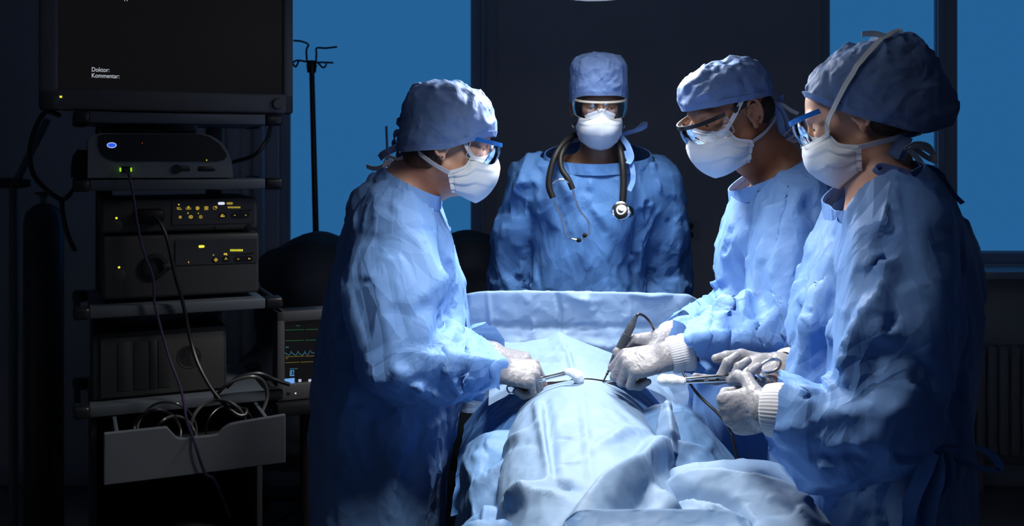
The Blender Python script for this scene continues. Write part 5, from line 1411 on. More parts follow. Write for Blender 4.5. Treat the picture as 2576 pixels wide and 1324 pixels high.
# draped instrument tray over the legs, its far lip at the lower edge of the photo
def tray(u, v):
    s = (u - 0.5) * 2; x0, x1 = 0.075, 0.345
    a = np.abs(s); k = np.clip((a - 0.62) / 0.38, 0, 1); t = np.clip(a / 0.62, 0, 1)
    cx, hw = (x0 + x1) / 2, (x1 - x0) / 2
    x = cx + np.sign(s) * (hw * t + 0.03 * k)
    yv = np.clip(v / 0.18, 0, 1); yk = np.clip((v - 0.18) / 0.82, 0, 1)
    corner = 0.05 * np.clip((t - 0.75) / 0.25, 0, 1) ** 2
    y = np.where(v < 0.18, 1.475 + 0.015 * (1 - yv), 1.475 - 0.36 * yk) - corner
    lip = np.exp(-((np.maximum(t - 0.0, 0) - 0.97) / 0.05) ** 2) * 0.014
    z = np.where(v < 0.18, 0.90 + 0.097 * np.sin(yv * math.pi / 2), 0.997 - 0.020 * (1 - np.exp(-yk * 14)))
    z = z + np.where(v >= 0.18, lip * (1 - np.exp(-yk * 6)), 0) - 0.20 * k
    return x, y, z
V, Q = grid(110, 90, tray)
cloth('tray_drape', V, Q, DRAPE2, 'blue draped tray lip crossing the bottom edge of the picture', [([(0.1, 1.40), (0.2, 1.36), (0.3, 1.33)], 0.04, 0.006)], ex=(0.010, 0.012), kf=0.02, seed=48)
ty = thing('instrument_tray', 'steel instrument tray on a stand under the lowest drape', 'tray', (0.19, 1.30, 0))
MB().box((0.19, 1.295, 0.955), (0.26, 0.33, 0.014), 0.005).build('tray_plate', STEEL, ty)
MB().tube([(0.19, 1.02, 0.955), (0.19, 1.02, 0.06)], 0.016, 12).tube([(0.19, 1.02, 0.945), (0.19, 1.30, 0.945)], 0.012, 10).build('post', STEEL, ty)
MB().box((0.19, 1.02, 0.05), (0.44, 0.06, 0.03), 0.008).box((0.19, 1.02, 0.015), (0.06, 0.30, 0.03), 0.008).build('foot', STEEL, ty)
# ---------------------------------------------------------------- instruments
def gauze(name, pts, rs, label, seed):
    pts = [np.asarray(q) for q in pts]
    lo = np.minimum.reduce(pts) - 0.03; hi = np.maximum.reduce(pts) + 0.03
    f = Field.box(lo, hi, 0.002).chain(pts, rs, 0.006)
    V, Q = f.mesh(); V = wrinkle(V, Q, nrm(pts[-1] - pts[0]), 0.06, 0.05, kf=0.03, kb=0.15, iters=40, seed=seed, amp=0.0006)
    return tag(mesh_obj(name, V, Q, SWAB), label, 'swab', 'gauze swabs in clamps')
d = 2.20
fc1 = thing('curved_forceps', 'steel curved forceps held in the left profile figure\'s fist', 'forceps', P(1350, 955, d))
a = spline([P(1300, 966, d + 0.01), P(1358, 953, d), P(1400, 943, d), P(1430, 936, d), P(1446, 942, d), P(1451, 951, d)], 30)
b = spline([P(1300, 972, d + 0.01), P(1358, 958, d), P(1400, 948, d), P(1430, 941, d), P(1443, 946, d), P(1448, 953, d)], 30)
MB().tube(a, np.linspace(0.0034, 0.0022, len(a)), 8).build('jaw', STEEL, fc1)
MB().tube(b, np.linspace(0.0034, 0.0022, len(b)), 8).build('jaw', STEEL, fc1)
MB().lathe(P(1368, 954, d) + [0, -0.004, 0], (0, 1, 0), [(0.0035, 0), (0.0035, 0.008)], 12).build('hinge', STEEL, fc1)
for q in ((1290, 962), (1290, 978)):
    aa = np.linspace(0, 2 * math.pi, 21)[:-1]; c0 = P(q[0], q[1], d + 0.012)
    MB().tube([c0 + np.array([0.013 * math.cos(t), 0.004 * math.sin(t), 0.010 * math.sin(t)]) for t in aa], 0.0022, 6, closed=True).build('finger_ring', STEEL, fc1)
gauze('gauze_swab', [P(1428, 936, d - 0.004), P(1440, 938, d - 0.004), P(1453, 946, d - 0.005), P(1458, 956, d - 0.004), P(1449, 957, d)], [0.0075, 0.0085, 0.0105, 0.0085, 0.006], 'white gauze swab at the tip of the curved forceps', 51)

d = 1.925
cl = thing('swab_clamp', 'long straight steel ring clamp held by the nearest figure at right', 'clamp', P(1815, 952, d))
up = spline([P(1690, 957, d), P(1760, 951, d), P(1815, 947, d), P(1870, 942, d), P(1895, 943, d - 0.003), P(1915, 955, d - 0.003)], 30)
dn = spline([P(1685, 964, d), P(1760, 961, d), P(1815, 958, d), P(1870, 955, d), P(1897, 948, d + 0.003), P(1915, 930, d + 0.003)], 30)
for q in (up, dn):
    MB().tube(q, np.concatenate([np.linspace(0.0022, 0.0034, 10), np.full(len(q) - 10, 0.0036)]), 8).build('blade', STEEL, cl)
MB().lathe(P(1775, 955, d) + [0, -0.005, 0], (0, 1, 0), [(0.0045, 0), (0.0045, 0.010)], 14).build('hinge', STEEL, cl)
for cxp, cyp, rx, rz, dd, tl in ((1938, 921, 0.021, 0.011, 0.003, -0.35), (1926, 963, 0.018, 0.010, -0.003, 0.25)):
    c0 = P(cxp, cyp, d + dd); pts = []
    for t in np.linspace(0, 2 * math.pi, 29)[:-1]:
        x, z = rx * math.cos(t), rz * math.sin(t)
        pts.append(c0 + np.array([x * math.cos(tl) + z * math.sin(tl), 0.003 * math.sin(t), z * math.cos(tl) - x * math.sin(tl)]))
    MB().tube(pts, 0.0030, 8, closed=True).build('finger_ring', STEEL, cl)
MB().bar(P(1898, 936, d), P(1893, 956, d), 0.004, 0.004).build('ratchet', STEEL, cl)
gauze('gauze_swab', [P(1669, 957, d), P(1690, 958, d), P(1715, 960, d)], [0.0120, 0.0108, 0.0090], 'white gauze swab in the long straight ring clamp', 52)

# electric pen with its cable
pen = thing('electric_pen', 'dark grey electric surgical pen pointing down at the belly', 'surgical pen', P(1511, 972, 2.215))
t0, t1 = P(1511, 973, 2.222), P(1600, 797, 2.218)
ax = t1 - t0; L = np.linalg.norm(ax)
MB().lathe(t0, ax, [(0.0006, 0.0), (0.0016, 0.004), (0.0018, 0.030), (0.003, 0.031), (0.003, 0.034), (0.0018, 0.035), (0.003, 0.038), (0.003, 0.041), (0.002, 0.042), (0.0028, 0.052)], 12).build('electrode', BLACKPL, pen)
MB().lathe(t0, ax, [(0.0028, 0.050), (0.0068, 0.053), (0.0085, 0.070), (0.0100, 0.085), (0.0095, 0.13), (0.0090, 0.155), (0.0068, 0.160), (0.0064, L - 0.012), (0.0040, L)], 20).build('barrel', PENM, pen)
n_ = nrm(np.cross(ax, (0, 1.0, 0)))
for k in range(9):
    MB().lathe(t0 + nrm(ax) * (0.092 + 0.0045 * k), ax, [(0.0094, 0), (0.0108, 0.0008), (0.0108, 0.0018), (0.0094, 0.0026)], 16).build('grip_ring', PENM, pen)
MB().box(t0 + nrm(ax) * 0.078 + np.array([0.004, -0.008, 0.002]), (0.005, 0.005, 0.012), 0.001).build('switch', BLACKPL, pen)
MB().tube(spline([t1 - nrm(ax) * 0.004, P(1607, 791, 2.22), P(1622, 797, 2.23), P(1638, 815, 2.25), P(1650, 838, 2.30), P(1690, 890, 2.30), P(1722, 945, 2.18), P(1755, 992, 2.10), P(1795, 1030, 2.06), P(1818, 1055, 2.03), P(1834, 1080, 1.99), P(1845, 1110, 1.97), P(1860, 1200, 1.95)], 80), 0.0032, 10).build('cable', CABLE, pen)
tw = thing('tweezers', 'thin steel tweezers pointing from the operating surgeon\'s near fist', 'tweezers', P(1545, 957, 2.12))
for dy in (0, 5):
    MB().tube(spline([P(1620, 938 + dy, 2.10), P(1560, 950 + dy, 2.12), P(1518, 963 + dy * 0.3, 2.15)], 12), np.linspace(0.0026, 0.0009, 13), 8).build('arm', STEEL, tw)

# stethoscope round the neck of the person at the back
st = thing('stethoscope', 'black stethoscope hanging round the neck of the person facing forward', 'stethoscope', P(1500, 345, 2.98))
def tb_(pts, r, m, name):
    return MB().tube(spline([P(*q) for q in pts], 40), r, 12).build(name, m, st)
tb_([(1505, 352, 3.10), (1470, 346, 3.085), (1447, 340, 3.02), (1420, 358, 2.965), (1398, 390, 2.932), (1385, 430, 2.918), (1381, 468, 2.91), (1391, 498, 2.905)], 0.0095, BLACKRUB, 'tube')
tb_([(1440, 345, 3.015), (1420, 372, 2.955), (1410, 400, 2.93), (1414, 428, 2.915), (1430, 452, 2.905), (1441, 476, 2.90)], 0.0085, BLACKRUB, 'tube')
tb_([(1505, 352, 3.10), (1535, 348, 3.08), (1548, 345, 3.01), (1558, 370, 2.955), (1566, 410, 2.925), (1569, 460, 2.91), (1566, 508, 2.90)], 0.0105, BLACKRUB, 'tube')
tb_([(1391, 498, 2.905), (1404, 530, 2.90), (1417, 560, 2.895), (1422, 585, 2.89), (1436, 600, 2.887), (1452, 604, 2.885)], 0.0032, CHROME, 'binaural')
tb_([(1441, 474, 2.90), (1446, 500, 2.898), (1458, 530, 2.893), (1478, 555, 2.89), (1484, 578, 2.887), (1478, 594, 2.885), (1466, 602, 2.885)], 0.0032, CHROME, 'binaural')
tb_([(1390, 462, 2.90), (1402, 453, 2.895), (1418, 452, 2.895), (1430, 460, 2.897)], 0.002, CHROME, 'spring')
for q in ((1455, 604), (1470, 592)):
    MB().lathe(P(q[0], q[1], 2.885), (0.8, -0.3, -0.2), [(0.0, -0.006), (0.006, -0.004), (0.0075, 0.002), (0.004, 0.008), (0, 0.009)], 14).build('ear_tip', BLACKRUB, st)
cp = P(1562, 531, 2.885)
co = MB().lathe(cp, (-0.15, -0.95, 0.25), [(0.010, -0.010), (0.024, -0.006), (0.0265, 0.0), (0.0265, 0.005), (0.023, 0.0065), (0.009, 0.006), (0.008, 0.009), (0.0, 0.0095)], 36).build('chest_piece', CHROME, st)
MB().lathe(P(1581, 533, 2.895), (0.35, -0.9, 0.2), [(0.006, -0.008), (0.015, -0.004), (0.017, 0.004), (0.014, 0.006), (0, 0.006)], 28).build('bell', CHROME, co)
MB().cyl(P(1566, 508, 2.90), P(1564, 522, 2.893), 0.006, 0.005, 12).build('stem', CHROME, st)
# ---------------------------------------------------------------- equipment cart
CYAW = math.radians(24)
C0 = np.array([(225 - CX) / F * 2.73, 2.73, 0.0])
XA, YA = np.array([math.cos(CYAW), math.sin(CYAW), 0]), np.array([-math.sin(CYAW), math.cos(CYAW), 0])
def CP(px, py, yl):
    """cart-frame x,z of a photographed spot on the plane yl behind the cart front"""
    dr = np.array([(px - CX) / F, 1.0, -(py - HY) / F])
    t = (yl + C0 @ YA) / (dr @ YA)
    q = t * dr
    return float((q - C0) @ XA), float(CZ + q[2])
def cthing(name, label, cat, group=None):
    return thing(name, label, cat, C0, CYAW, group, local=True)
def cbox(mb, p0, p1, yl, dep, bevel=0.004, mi=0):
    (xa, za), (xb, zb) = CP(*p0, yl), CP(*p1, yl)
    return mb.box(((xa + xb) / 2, yl + dep / 2, (za + zb) / 2), (abs(xb - xa), dep, abs(za - zb)), bevel, None, mi)
cart = cthing('equipment_cart', 'grey wheeled endoscopy cart with four shelves at the left', 'cart')
W = CP(668, 465, 0)[0]
def shelf(z, h=0.030, depth=0.42):
    s = MB().box((W / 2, depth / 2, z), (W, depth, h), 0.004).build('shelf', CARTM, cart)
    for x0, x1 in ((-0.042, 0.002), (W - 0.002, W + 0.052)):
        for y0, y1 in ((-0.003, 0.05), (depth - 0.05, depth)):
            MB().box(((x0 + x1) / 2, (y0 + y1) / 2, z), (x1 - x0, y1 - y0, h + 0.004), 0.010, seg=3).build('corner_bumper', BLACKPL, s)
    for x in (-0.030, W + 0.035):
        MB().bar((x, 0.04, z), (x, depth - 0.04, z), 0.018, h * 0.7, 0.006).build('side_rail', CARTDK, s)
    return s
zs = [CP(445, 298, 0)[1], CP(445, 465, 0)[1], CP(445, 777, 0)[1], CP(445, 1018, 0)[1] ]
for z in zs: shelf(z)
for x in (0.05, W - 0.09):
    MB().box((x, 0.44, 0.92), (0.05, 0.04, 1.46), 0.006).build('post', CARTDK, cart)
MB().box((W / 2, 0.22, 0.16), (W + 0.10, 0.52, 0.06), 0.02).build('base', CARTM, cart)
for x in (0.0, W):
    for y in (0.02, 0.42):
        MB().lathe((x - 0.012, y, 0.065), (1, 0, 0), [(0.05, 0), (0.062, 0.006), (0.062, 0.020), (0.05, 0.026)], 22).build('castor', BLACKRUB, cart)
cab = MB()
for x in (0.012, W - 0.012): cab.box((x, 0.22, (zs[3] + 0.2) / 2), (0.016, 0.38, zs[3] - 0.23), 0.002)
cab.box((W / 2, 0.405, (zs[3] + 0.2) / 2), (W - 0.03, 0.012, zs[3] - 0.23), 0.001).box((W / 2, 0.22, 0.40), (W - 0.03, 0.36, 0.012), 0.001)
cab.build('cabinet_body', CARTDK, cart)
# drawer pulled open
yl = -0.27
c = lambda px, py: CP(px, py, yl)
pl = [c(261, 1228), c(719, 1180), c(719, 1051), c(600, 1063), c(578, 1068), c(560, 1080), c(548, 1093), c(536, 1096), c(456, 1104), c(444, 1101), c(432, 1088), c(420, 1080), c(408, 1080), c(261, 1097)]
xs_, zs_ = [q[0] for q in pl], [q[1] for q in pl]
zt_, zb_ = 0.825, 0.694
out = [(xs_[0], zb_), (xs_[1], zb_), (xs_[2], zt_)] + [(q[0], zt_ if abs(q[1] - zt_) < 0.006 else q[1]) for q in pl[3:-1]] + [(xs_[-1], zt_)]
dr = MB().prism(out, yl, yl + 0.016).build('drawer', DEVW, cart, smooth=False)
bv = dr.modifiers.new('edge', 'BEVEL'); bv.width = 0.003; bv.segments = 2; bv.limit_method = 'ANGLE'
xa, xb = out[0][0], out[1][0]
for x in (xa + 0.035, xb - 0.035):
    MB().box((x, yl + 0.215, zb_ + 0.06), (0.010, 0.40, 0.09), 0.001).build('drawer_side', CARTM, dr)
MB().box(((xa + xb) / 2, yl + 0.215, zb_ + 0.018), (xb - xa - 0.08, 0.40, 0.008), 0.001).build('drawer_floor', CARTDK, dr)

# big monitor
mon = cthing('video_monitor', 'large grey flat video monitor on top of the cart showing a black screen', 'monitor')
ym = 0.03
(x0, zb), (x1, _) = CP(97, 276, ym), CP(738, 284, ym)
zt = zb + 0.50
(sx0, sz0), (sx1, _) = CP(146, 221, ym), CP(712, 232, ym)
bz = MB()
bz.box(((x0 + sx0) / 2, ym + 0.03, (zb + zt) / 2), (sx0 - x0, 0.06, zt - zb), 0.008, seg=3); bz.box(((sx1 + x1) / 2, ym + 0.03, (zb + zt) / 2), (x1 - sx1, 0.06, zt - zb), 0.008, seg=3)
bz.box(((x0 + x1) / 2, ym + 0.03, (zb + sz0) / 2), (x1 - x0, 0.06, sz0 - zb), 0.008, seg=3); bz.box(((x0 + x1) / 2, ym + 0.03, zt - 0.02), (x1 - x0, 0.06, 0.04), 0.008, seg=3)
bz.build('bezel', MONM, mon)
MB().box(((x0 + x1) / 2, ym + 0.075, (zb + zt) / 2), (x1 - x0 - 0.03, 0.05, zt - zb - 0.03), 0.015).build('back_shell', MONM, mon)
MB().box(((sx0 + sx1) / 2, ym + 0.018, (sz0 + zt - 0.04) / 2), (sx1 - sx0 + 0.004, 0.012, zt - 0.04 - sz0 + 0.004)).build('screen', SCREENM, mon)
MB().box(((x0 + x1) / 2, ym + 0.14, zb + 0.02), (0.16, 0.10, 0.16), 0.01).build('neck', CARTDK, mon)
MB().box(((x0 + x1) / 2, ym + 0.15, (zs[0] + 0.015 + zb) / 2), (0.30, 0.20, max(0.012, zb - zs[0] - 0.012)), 0.004).build('foot', CARTDK, mon)
def disc(px, py, yl_, r, m, parent, name, dep=0.004, n=20, squash=1.0):
    x, z = CP(px, py, yl_)
    return MB().lathe((x, yl_ + 0.001, z), (0, -1, 0), [(r, 0), (r, dep * 0.6), (r * 0.85, dep), (0, dep)], n).build(name, m, parent)
disc(699, 262, ym, 0.017, MONM, mon, 'knob', 0.014, 28)
disc(139, 252, ym, 0.011, MONM, mon, 'power_button', 0.002)
cbx = MB(); cbox(cbx, (150, 241), (156, 246), ym - 0.001, 0.002, 0); cbx.build('power_led', YELB, mon)
def text(s, px, py, yl_, size, m, parent, name, width=None):
    cu = bpy.data.curves.new(name, 'FONT'); cu.body = s; cu.size = size; cu.extrude = 0.0002
    o = bpy.data.objects.new(name, cu); COL.objects.link(o); o.parent = parent
    x, z = CP(px, py, yl_)
    o.location = (x, yl_ - 0.0008, z); o.rotation_euler = (math.pi / 2, 0, 0)
    me = bpy.data.meshes.new_from_object(o)
    me.materials.clear(); me.materials.append(m)
    o2 = bpy.data.objects.new(name, me); COL.objects.link(o2); o2.parent = parent; o2.location = o.location; o2.rotation_euler = o.rotation_euler; o2.scale = (0.82, 1, 1)
    bpy.data.objects.remove(o)
    return o2
text('Doktor:', 230, 180, ym + 0.011, 0.0175, TXT, mon, 'screen_text')
text('Kommentar:', 230, 195, ym + 0.011, 0.0175, TXT, mon, 'screen_text')
text('yy', 312, -1, ym + 0.011, 0.0175, TXT, mon, 'screen_text')

# domed camera unit on the second shelf
dv = cthing('camera_unit', 'white domed video unit with a black face and blue ring light', 'video unit')
yd = 0.02
pp = lambda l, y_: [CP(a, b, y_) for a, b in l]
zf = zs[1] + 0.0165
def snap(l):
    return [(x, max(z, zf)) for x, z in l]
MB().prism(snap(pp([(220, 448), (586, 447), (585, 425), (582, 405), (575, 385), (565, 368), (550, 352), (530, 341), (505, 336), (250, 335), (232, 340), (222, 355)], yd)), yd, yd + 0.30).build('housing', DEVW, dv)
MB().prism(pp([(247, 345), (255, 338), (300, 337), (500, 337), (528, 345), (552, 362), (568, 384), (571, 394), (564, 402), (545, 406), (292, 406), (268, 399), (254, 386), (247, 368)], yd - 0.004), yd - 0.004, yd + 0.02).build('face', BLACKPL, dv)
rx = MB(); x, z = CP(281, 365.5, yd - 0.005)
rx.tube([(x + 0.0115 * math.cos(t), yd - 0.0055, z + 0.0068 * math.sin(t)) for t in np.linspace(0, 2 * math.pi, 33)[:-1]], 0.0013, 6, closed=True); rx.build('ring_light', BLUW, dv)
V = [(x + 0.0105 * math.cos(t), yd - 0.005, z + 0.006 * math.sin(t)) for t in np.linspace(0, 2 * math.pi, 25)[:-1]]
MB().add(V, [list(range(24))]).build('button_glow', BLUL, dv)
disc(358, 360, yd - 0.004, 0.0016, REDL, dv, 'red_led', 0.001, 10); disc(520, 403, yd - 0.005, 0.0016, YELB, dv, 'yellow_led', 0.001, 10)
b_ = MB(); cbox(b_, (303, 419), (331, 434), yd - 0.012, 0.02, 0.006); b_.build('plug', BLACKRUB, dv)
for px in (303, 330):
    b_ = MB(); cbox(b_, (px - 2, 422), (px + 2, 432), yd - 0.013, 0.01, 0.001); b_.build('plug_led', GRNL, dv)
b_ = MB(); cbox(b_, (437, 417), (480, 432), yd - 0.003, 0.01, 0.006); b_.build('port', BLACKPL, dv)
disc(445, 425, yd - 0.001, 0.013, BLACKPL, dv, 'port_cap', 0.008)
b_ = MB(); cbox(b_, (497, 418), (543, 432), yd - 0.003, 0.01, 0.006); b_.build('port', BLACKPL, dv)
sp = cthing('speaker', 'small black curved block left of the white domed unit', 'speaker')
MB().prism(snap(pp([(178, 447), (222, 447), (222, 378), (195, 376), (183, 392), (178, 420)], 0.10)), 0.10, 0.20).build('shell', BLACKPL, sp)
sm_ = cthing('adapter_box', 'flat dark box lying on top of the white domed unit', 'box')
b_ = MB(); (xa, _), (xb, _) = CP(252, 320, 0.12), CP(418, 320, 0.12)
ztop = CP(300, 337, yd)[1]
b_.box(((xa + xb) / 2, 0.20, ztop + 0.016), (xb - xa, 0.16, 0.030), 0.004).build('body', BLACKPL, sm_)
MB().box((xb + 0.03, 0.2, ztop + 0.012), (0.05, 0.12, 0.022), 0.003).build('power_brick', DEVW, sm_)

# processor and light source
def rack_unit(name, label, px0, px1, py0, py1, yl_, zbase, dep=0.38):
    t = cthing(name, label, 'device')
    (xa, zt_), (xb, _) = CP(px0, py0, yl_), CP(px1, py0, yl_)
    zt_ = CP((px0 + px1) / 2, py0, yl_)[1]
    MB().box(((xa + xb) / 2, yl_ + dep / 2, (zt_ + zbase) / 2), (xb - xa, dep, zt_ - zbase), 0.010, seg=3).build('housing', DEVM, t)
    return t, zt_, xa, xb
yr = 0.05
zl = zs[2] + 0.015
ls_base = zl + 0.012
ls, ls_top, lxa, lxb = rack_unit('light_source', 'putty-coloured light source unit with round fibre socket under the processor', 257, 652, 590, 745, yr, ls_base)
pr, pr_top, pxa, pxb = rack_unit('video_processor', 'putty-coloured video processor with lit yellow icons above the light source', 254, 648, 500, 585, yr, ls_top + 0.008)
for t, z0 in ((ls, zl), (pr, ls_top)):
    for x in (lxa + 0.05, lxb - 0.05):
        for y in (yr + 0.04, yr + 0.33):
            MB().lathe((x, y, z0), (0, 0, 1), [(0.016, 0), (0.014, 0.014)], 14).build('foot', BLACKRUB, t)
def panel(t, p0, p1, p2, p3):
    MB().prism(pp([p0, p1, p2, p3], yr), yr - 0.003, yr + 0.004).build('control_panel', DEVP, t)
panel(pr, (433, 566), (640, 561), (640, 504), (433, 507)); panel(ls, (441, 668), (646, 661), (646, 600), (441, 605))
yq = yr - 0.0045
def pill(t, px, py, w, h, m, name):
    b = MB(); cbox(b, (px - w / 2, py - h / 2), (px + w / 2, py + h / 2), yq, 0.002, 0)
    pts = []
    (xa, za), (xb, zb2) = CP(px - w / 2, py - h / 2, yq), CP(px + w / 2, py + h / 2, yq)
    r = abs(za - zb2) / 2; cz = (za + zb2) / 2
    for s_, cx_ in ((1, xb - r), (-1, xa + r)):
        for k in range(9):
            a_ = -math.pi / 2 + math.pi * k / 8
            pts.append((cx_ + s_ * r * math.cos(a_), cz + s_ * r * math.sin(a_)))
    return MB().prism(pts, yq, yq + 0.0025).build(name, m, t)
def icon_ring(t, px, py, rw, rh, m, fill=True, sq=False):
    x, z = CP(px, py, yq); k = 2.83 / F
    n = 4 if sq else 20; ph = math.pi / 4 if sq else 0
    f_ = 1.41 if sq else 1
    mb = MB().tube([(x + f_ * rw * k * math.cos(t_ + ph), yq, z + f_ * rh * k * math.sin(t_ + ph)) for t_ in np.linspace(0, 2 * math.pi, n + 1)[:-1]], 0.0007, 4, closed=True)
    if fill:
        mb.box((x, yq, z), (rw * k * 0.9, 0.0008, rh * k * 0.9), 0)
    return mb.build('icon', m, t)
def dash(t, px, py, w, h, m, name='icon'):
    b = MB(); cbox(b, (px - w / 2, py - h / 2), (px + w / 2, py + h / 2), yq - 0.0003, 0.001, 0); return b.build(name, m, t)
def tri(t, px, py, w, h, m, left):
    s_ = -1 if left else 1
    return MB().prism(pp([(px - s_ * w / 2, py - h / 2), (px - s_ * w / 2, py + h / 2), (px + s_ * w / 2, py)], yq - 0.001), yq - 0.001, yq).build('arrow', m, t)
disc(450, 515, yq, 0.0018, YELB, pr, 'led', 0.001, 10)
dash(pr, 449, 523, 9, 2, YELD); dash(pr, 453, 527, 9, 2, YELD); dash(pr, 447, 525, 3, 5, YELD)
icon_ring(pr, 470, 525, 2.2, 2.2, YELD, False); icon_ring(pr, 474, 521, 1.6, 1.6, YEL, True); icon_ring(pr, 478, 525, 2.2, 2.2, YELD, False); icon_ring(pr, 474, 525, 2, 2, YELD, True)
icon_ring(pr, 497, 524, 4, 4, YEL, True); icon_ring(pr, 519, 524, 4, 4, YEL, True, True)
icon_ring(pr, 541, 523, 5, 4, YELD, False); dash(pr, 543.5, 521, 4, 3.5, YEL)
dash(pr, 473, 536.5, 2, 4, YEL); tri(pr, 499.5, 537, 3, 4, YEL, False)
dash(pr, 453, 544.5, 6, 1.4, YEL); dash(pr, 453, 548.5, 6, 1.4, YEL); dash(pr, 455.5, 546.5, 1.4, 4, YEL)
icon_ring(pr, 480, 546, 4.4, 3.6, YEL, False); dash(pr, 480, 546, 4, 4, YELD); icon_ring(pr, 505, 546, 4, 4, YELD, True)
pill(pr, 557, 512, 17, 6.5, WHL, 'lit_button'); pill(pr, 578, 512, 16, 5.5, YELD, 'lit_button')
for k in range(9): dash(pr, 574.5 + 3.6 * k, 522, 1.7, 4.2, YEL, 'level_bar')
MB().prism(pp([(575, 531.5), (632, 531), (632, 526.5)], yq), yq, yq + 0.001).build('wedge_mark', BLACKPL, pr)
pill(pr, 605, 541.5, 47, 13, BLACKPL, 'key'); tri(pr, 590, 542, 5, 3.5, YELD, True); tri(pr, 619, 541.5, 5, 3.5, YELD, False)
pill(pr, 560, 542.5, 20, 14, BLACKPL, 'key'); dash(pr, 560, 545, 10, 1.6, YEL); disc(559.5, 541, yq - 0.002, 0.0024, YEL, pr, 'icon', 0.001, 10); dash(pr, 556, 543.5, 1.6, 3, YEL); dash(pr, 564, 543.5, 1.6, 3, YEL)
disc(626, 572, yr, 0.009, BLACKPL, pr, 'jack', 0.006); b_ = MB(); cbox(b_, (538, 570), (546, 577), yr - 0.001, 0.004, 0.0005); b_.build('usb_port', BLACKPL, pr)
disc(293, 549, yr, 0.0032, YELB, pr, 'power_led', 0.0015, 12); disc(293, 569, yr, 0.016, DEVM, pr, 'power_button', 0.002, 24)
b_ = MB(); cbox(b_, (340, 527), (415, 562), yr - 0.03, 0.05, 0.014); b_.build('connector', BLACKRUB, pr)
pill(ls, 507, 620.5, 15, 6, YELB, 'lit_button')
for k in range(9): dash(ls, 580.5 + 3.65 * k, 630, 1.9, 5, YELB, 'level_bar')
MB().prism(pp([(580, 641.5), (638, 639), (638, 634.5)], yq), yq, yq + 0.001).build('wedge_mark', BLACKPL, ls)
pill(ls, 613, 651.5, 47, 13, BLACKPL, 'key'); tri(ls, 598.5, 652, 6, 4, YELD, True); tri(ls, 628, 651, 6, 4, YEL, False)
pill(ls, 543, 654, 19, 14, BLACKPL, 'key'); pill(ls, 568.5, 652, 19, 14, BLACKPL, 'key')
x, z = CP(543, 654, yq); kk = 2.83 / F * 4.6
MB().tube([(x + kk * a_, yq - 0.002, z + kk * b2) for a_, b2 in ((1, 0), (0, 1), (-1, 0), (0, -1))], 0.0008, 4, closed=True).box((x, yq - 0.002, z), (0.002, 0.0008, 0.005), 0).build('icon', YEL, ls)
dash(ls, 568.5, 652.5, 9, 1.3, YELD); dash(ls, 568.5, 650, 3, 5, YELD); dash(ls, 567, 639.5, 8, 4, YEL); dash(ls, 570.5, 641.5, 3, 2.2, YEL)
disc(537, 642, yq, 0.0022, YELD, ls, 'led', 0.001, 10); dash(ls, 474.5, 660, 1.8, 4, YEL)
disc(299.5, 673, yr, 0.0032, YELB, ls, 'power_led', 0.0015, 12); disc(300, 692, yr, 0.017, DEVM, ls, 'power_button', 0.002, 24)
x, z = CP(390, 669, yr)
MB().lathe((x, yr, z), (0, -1, 0), [(0.036, 0), (0.035, 0.012), (0.024, 0.014), (0.022, 0.004), (0.0, 0.003)], 30).build('fibre_socket', BLACKPL, ls)
MB().box((x + 0.034, yr - 0.008, z), (0.03, 0.012, 0.016), 0.005).build('socket_lever', DEVM, ls)

# recorder on the lowest shelf
rc = cthing('video_recorder', 'wide grey recorder with dark slots on the lowest shelf', 'recorder')
yv = 0.06
(xa, zt_), (xb, _) = CP(232, 842, yv), CP(570, 826, yv)
zb_2 = zs[3] + 0.017
MB().box(((xa + xb) / 2, yv + 0.16, (zt_ + zb_2) / 2), (xb - xa, 0.32, zt_ - zb_2), 0.006).build('housing', CARTDK, rc)
MB().box(((xa + xb) / 2 + 0.006, yv - 0.002, (zt_ + zb_2) / 2 - 0.004), (xb - xa - 0.03, 0.008, zt_ - zb_2 - 0.02), 0.003).build('front_plate', DEVM, rc)
for a_, b2 in ((296, 328), (337, 369), (377, 395), (398, 428)):
    (q0, _), (q1, _) = CP(a_, 900, yv - 0.006), CP(b2, 900, yv - 0.006)
    MB().box(((q0 + q1) / 2, yv - 0.006, (zt_ + zb_2) / 2 - 0.002), (q1 - q0, 0.004, zt_ - zb_2 - 0.05), 0.001).build('slot', CARTDK, rc)
x, z = CP(476, 898, yv - 0.006)
MB().lathe((x, yv - 0.004, z), (0, -1, 0), [(0.036, 0), (0.036, 0.002), (0.032, 0.003), (0.030, 0.002), (0, 0.002)], 30).build('dial', CARTDK, rc)

# cables
def cable(pts, r, m, label, name='cable', n=60):
    q = []
    for px, py, yl_ in pts:
        x, z = CP(px, py, yl_); q.append(C0 + XA * x + YA * yl_ + np.array([0, 0, z]))
    o = MB().tube(spline(q, n), r, 8).build(name, m)
    return tag(o, label, 'cable', 'cables on the equipment cart')
cable([(318, 427, 0.0), (325, 445, -0.02), (335, 490, -0.03), (345, 560, -0.035), (360, 630, -0.03), (385, 700, -0.02), (388, 760, -0.02), (400, 810, -0.02), (425, 900, -0.04), (455, 980, -0.10), (470, 1060, -0.22), (490, 1115, -0.29), (515, 1190, -0.29), (540, 1210, -0.27), (580, 1300, -0.2)], 0.0038, CABLEP, 'thin violet cable hanging from the domed unit over the open drawer')
cable([(385, 545, 0.0), (400, 558, -0.02), (420, 600, -0.03), (440, 690, -0.03), (462, 770, -0.02), (478, 850, -0.02), (500, 920, -0.05), (540, 990, -0.10), (590, 1040, -0.14), (615, 1045, -0.14), (618, 1030, -0.12), (590, 1035, -0.1)], 0.0055, CABLE, 'thick black cable hanging from the processor connector into the drawer')
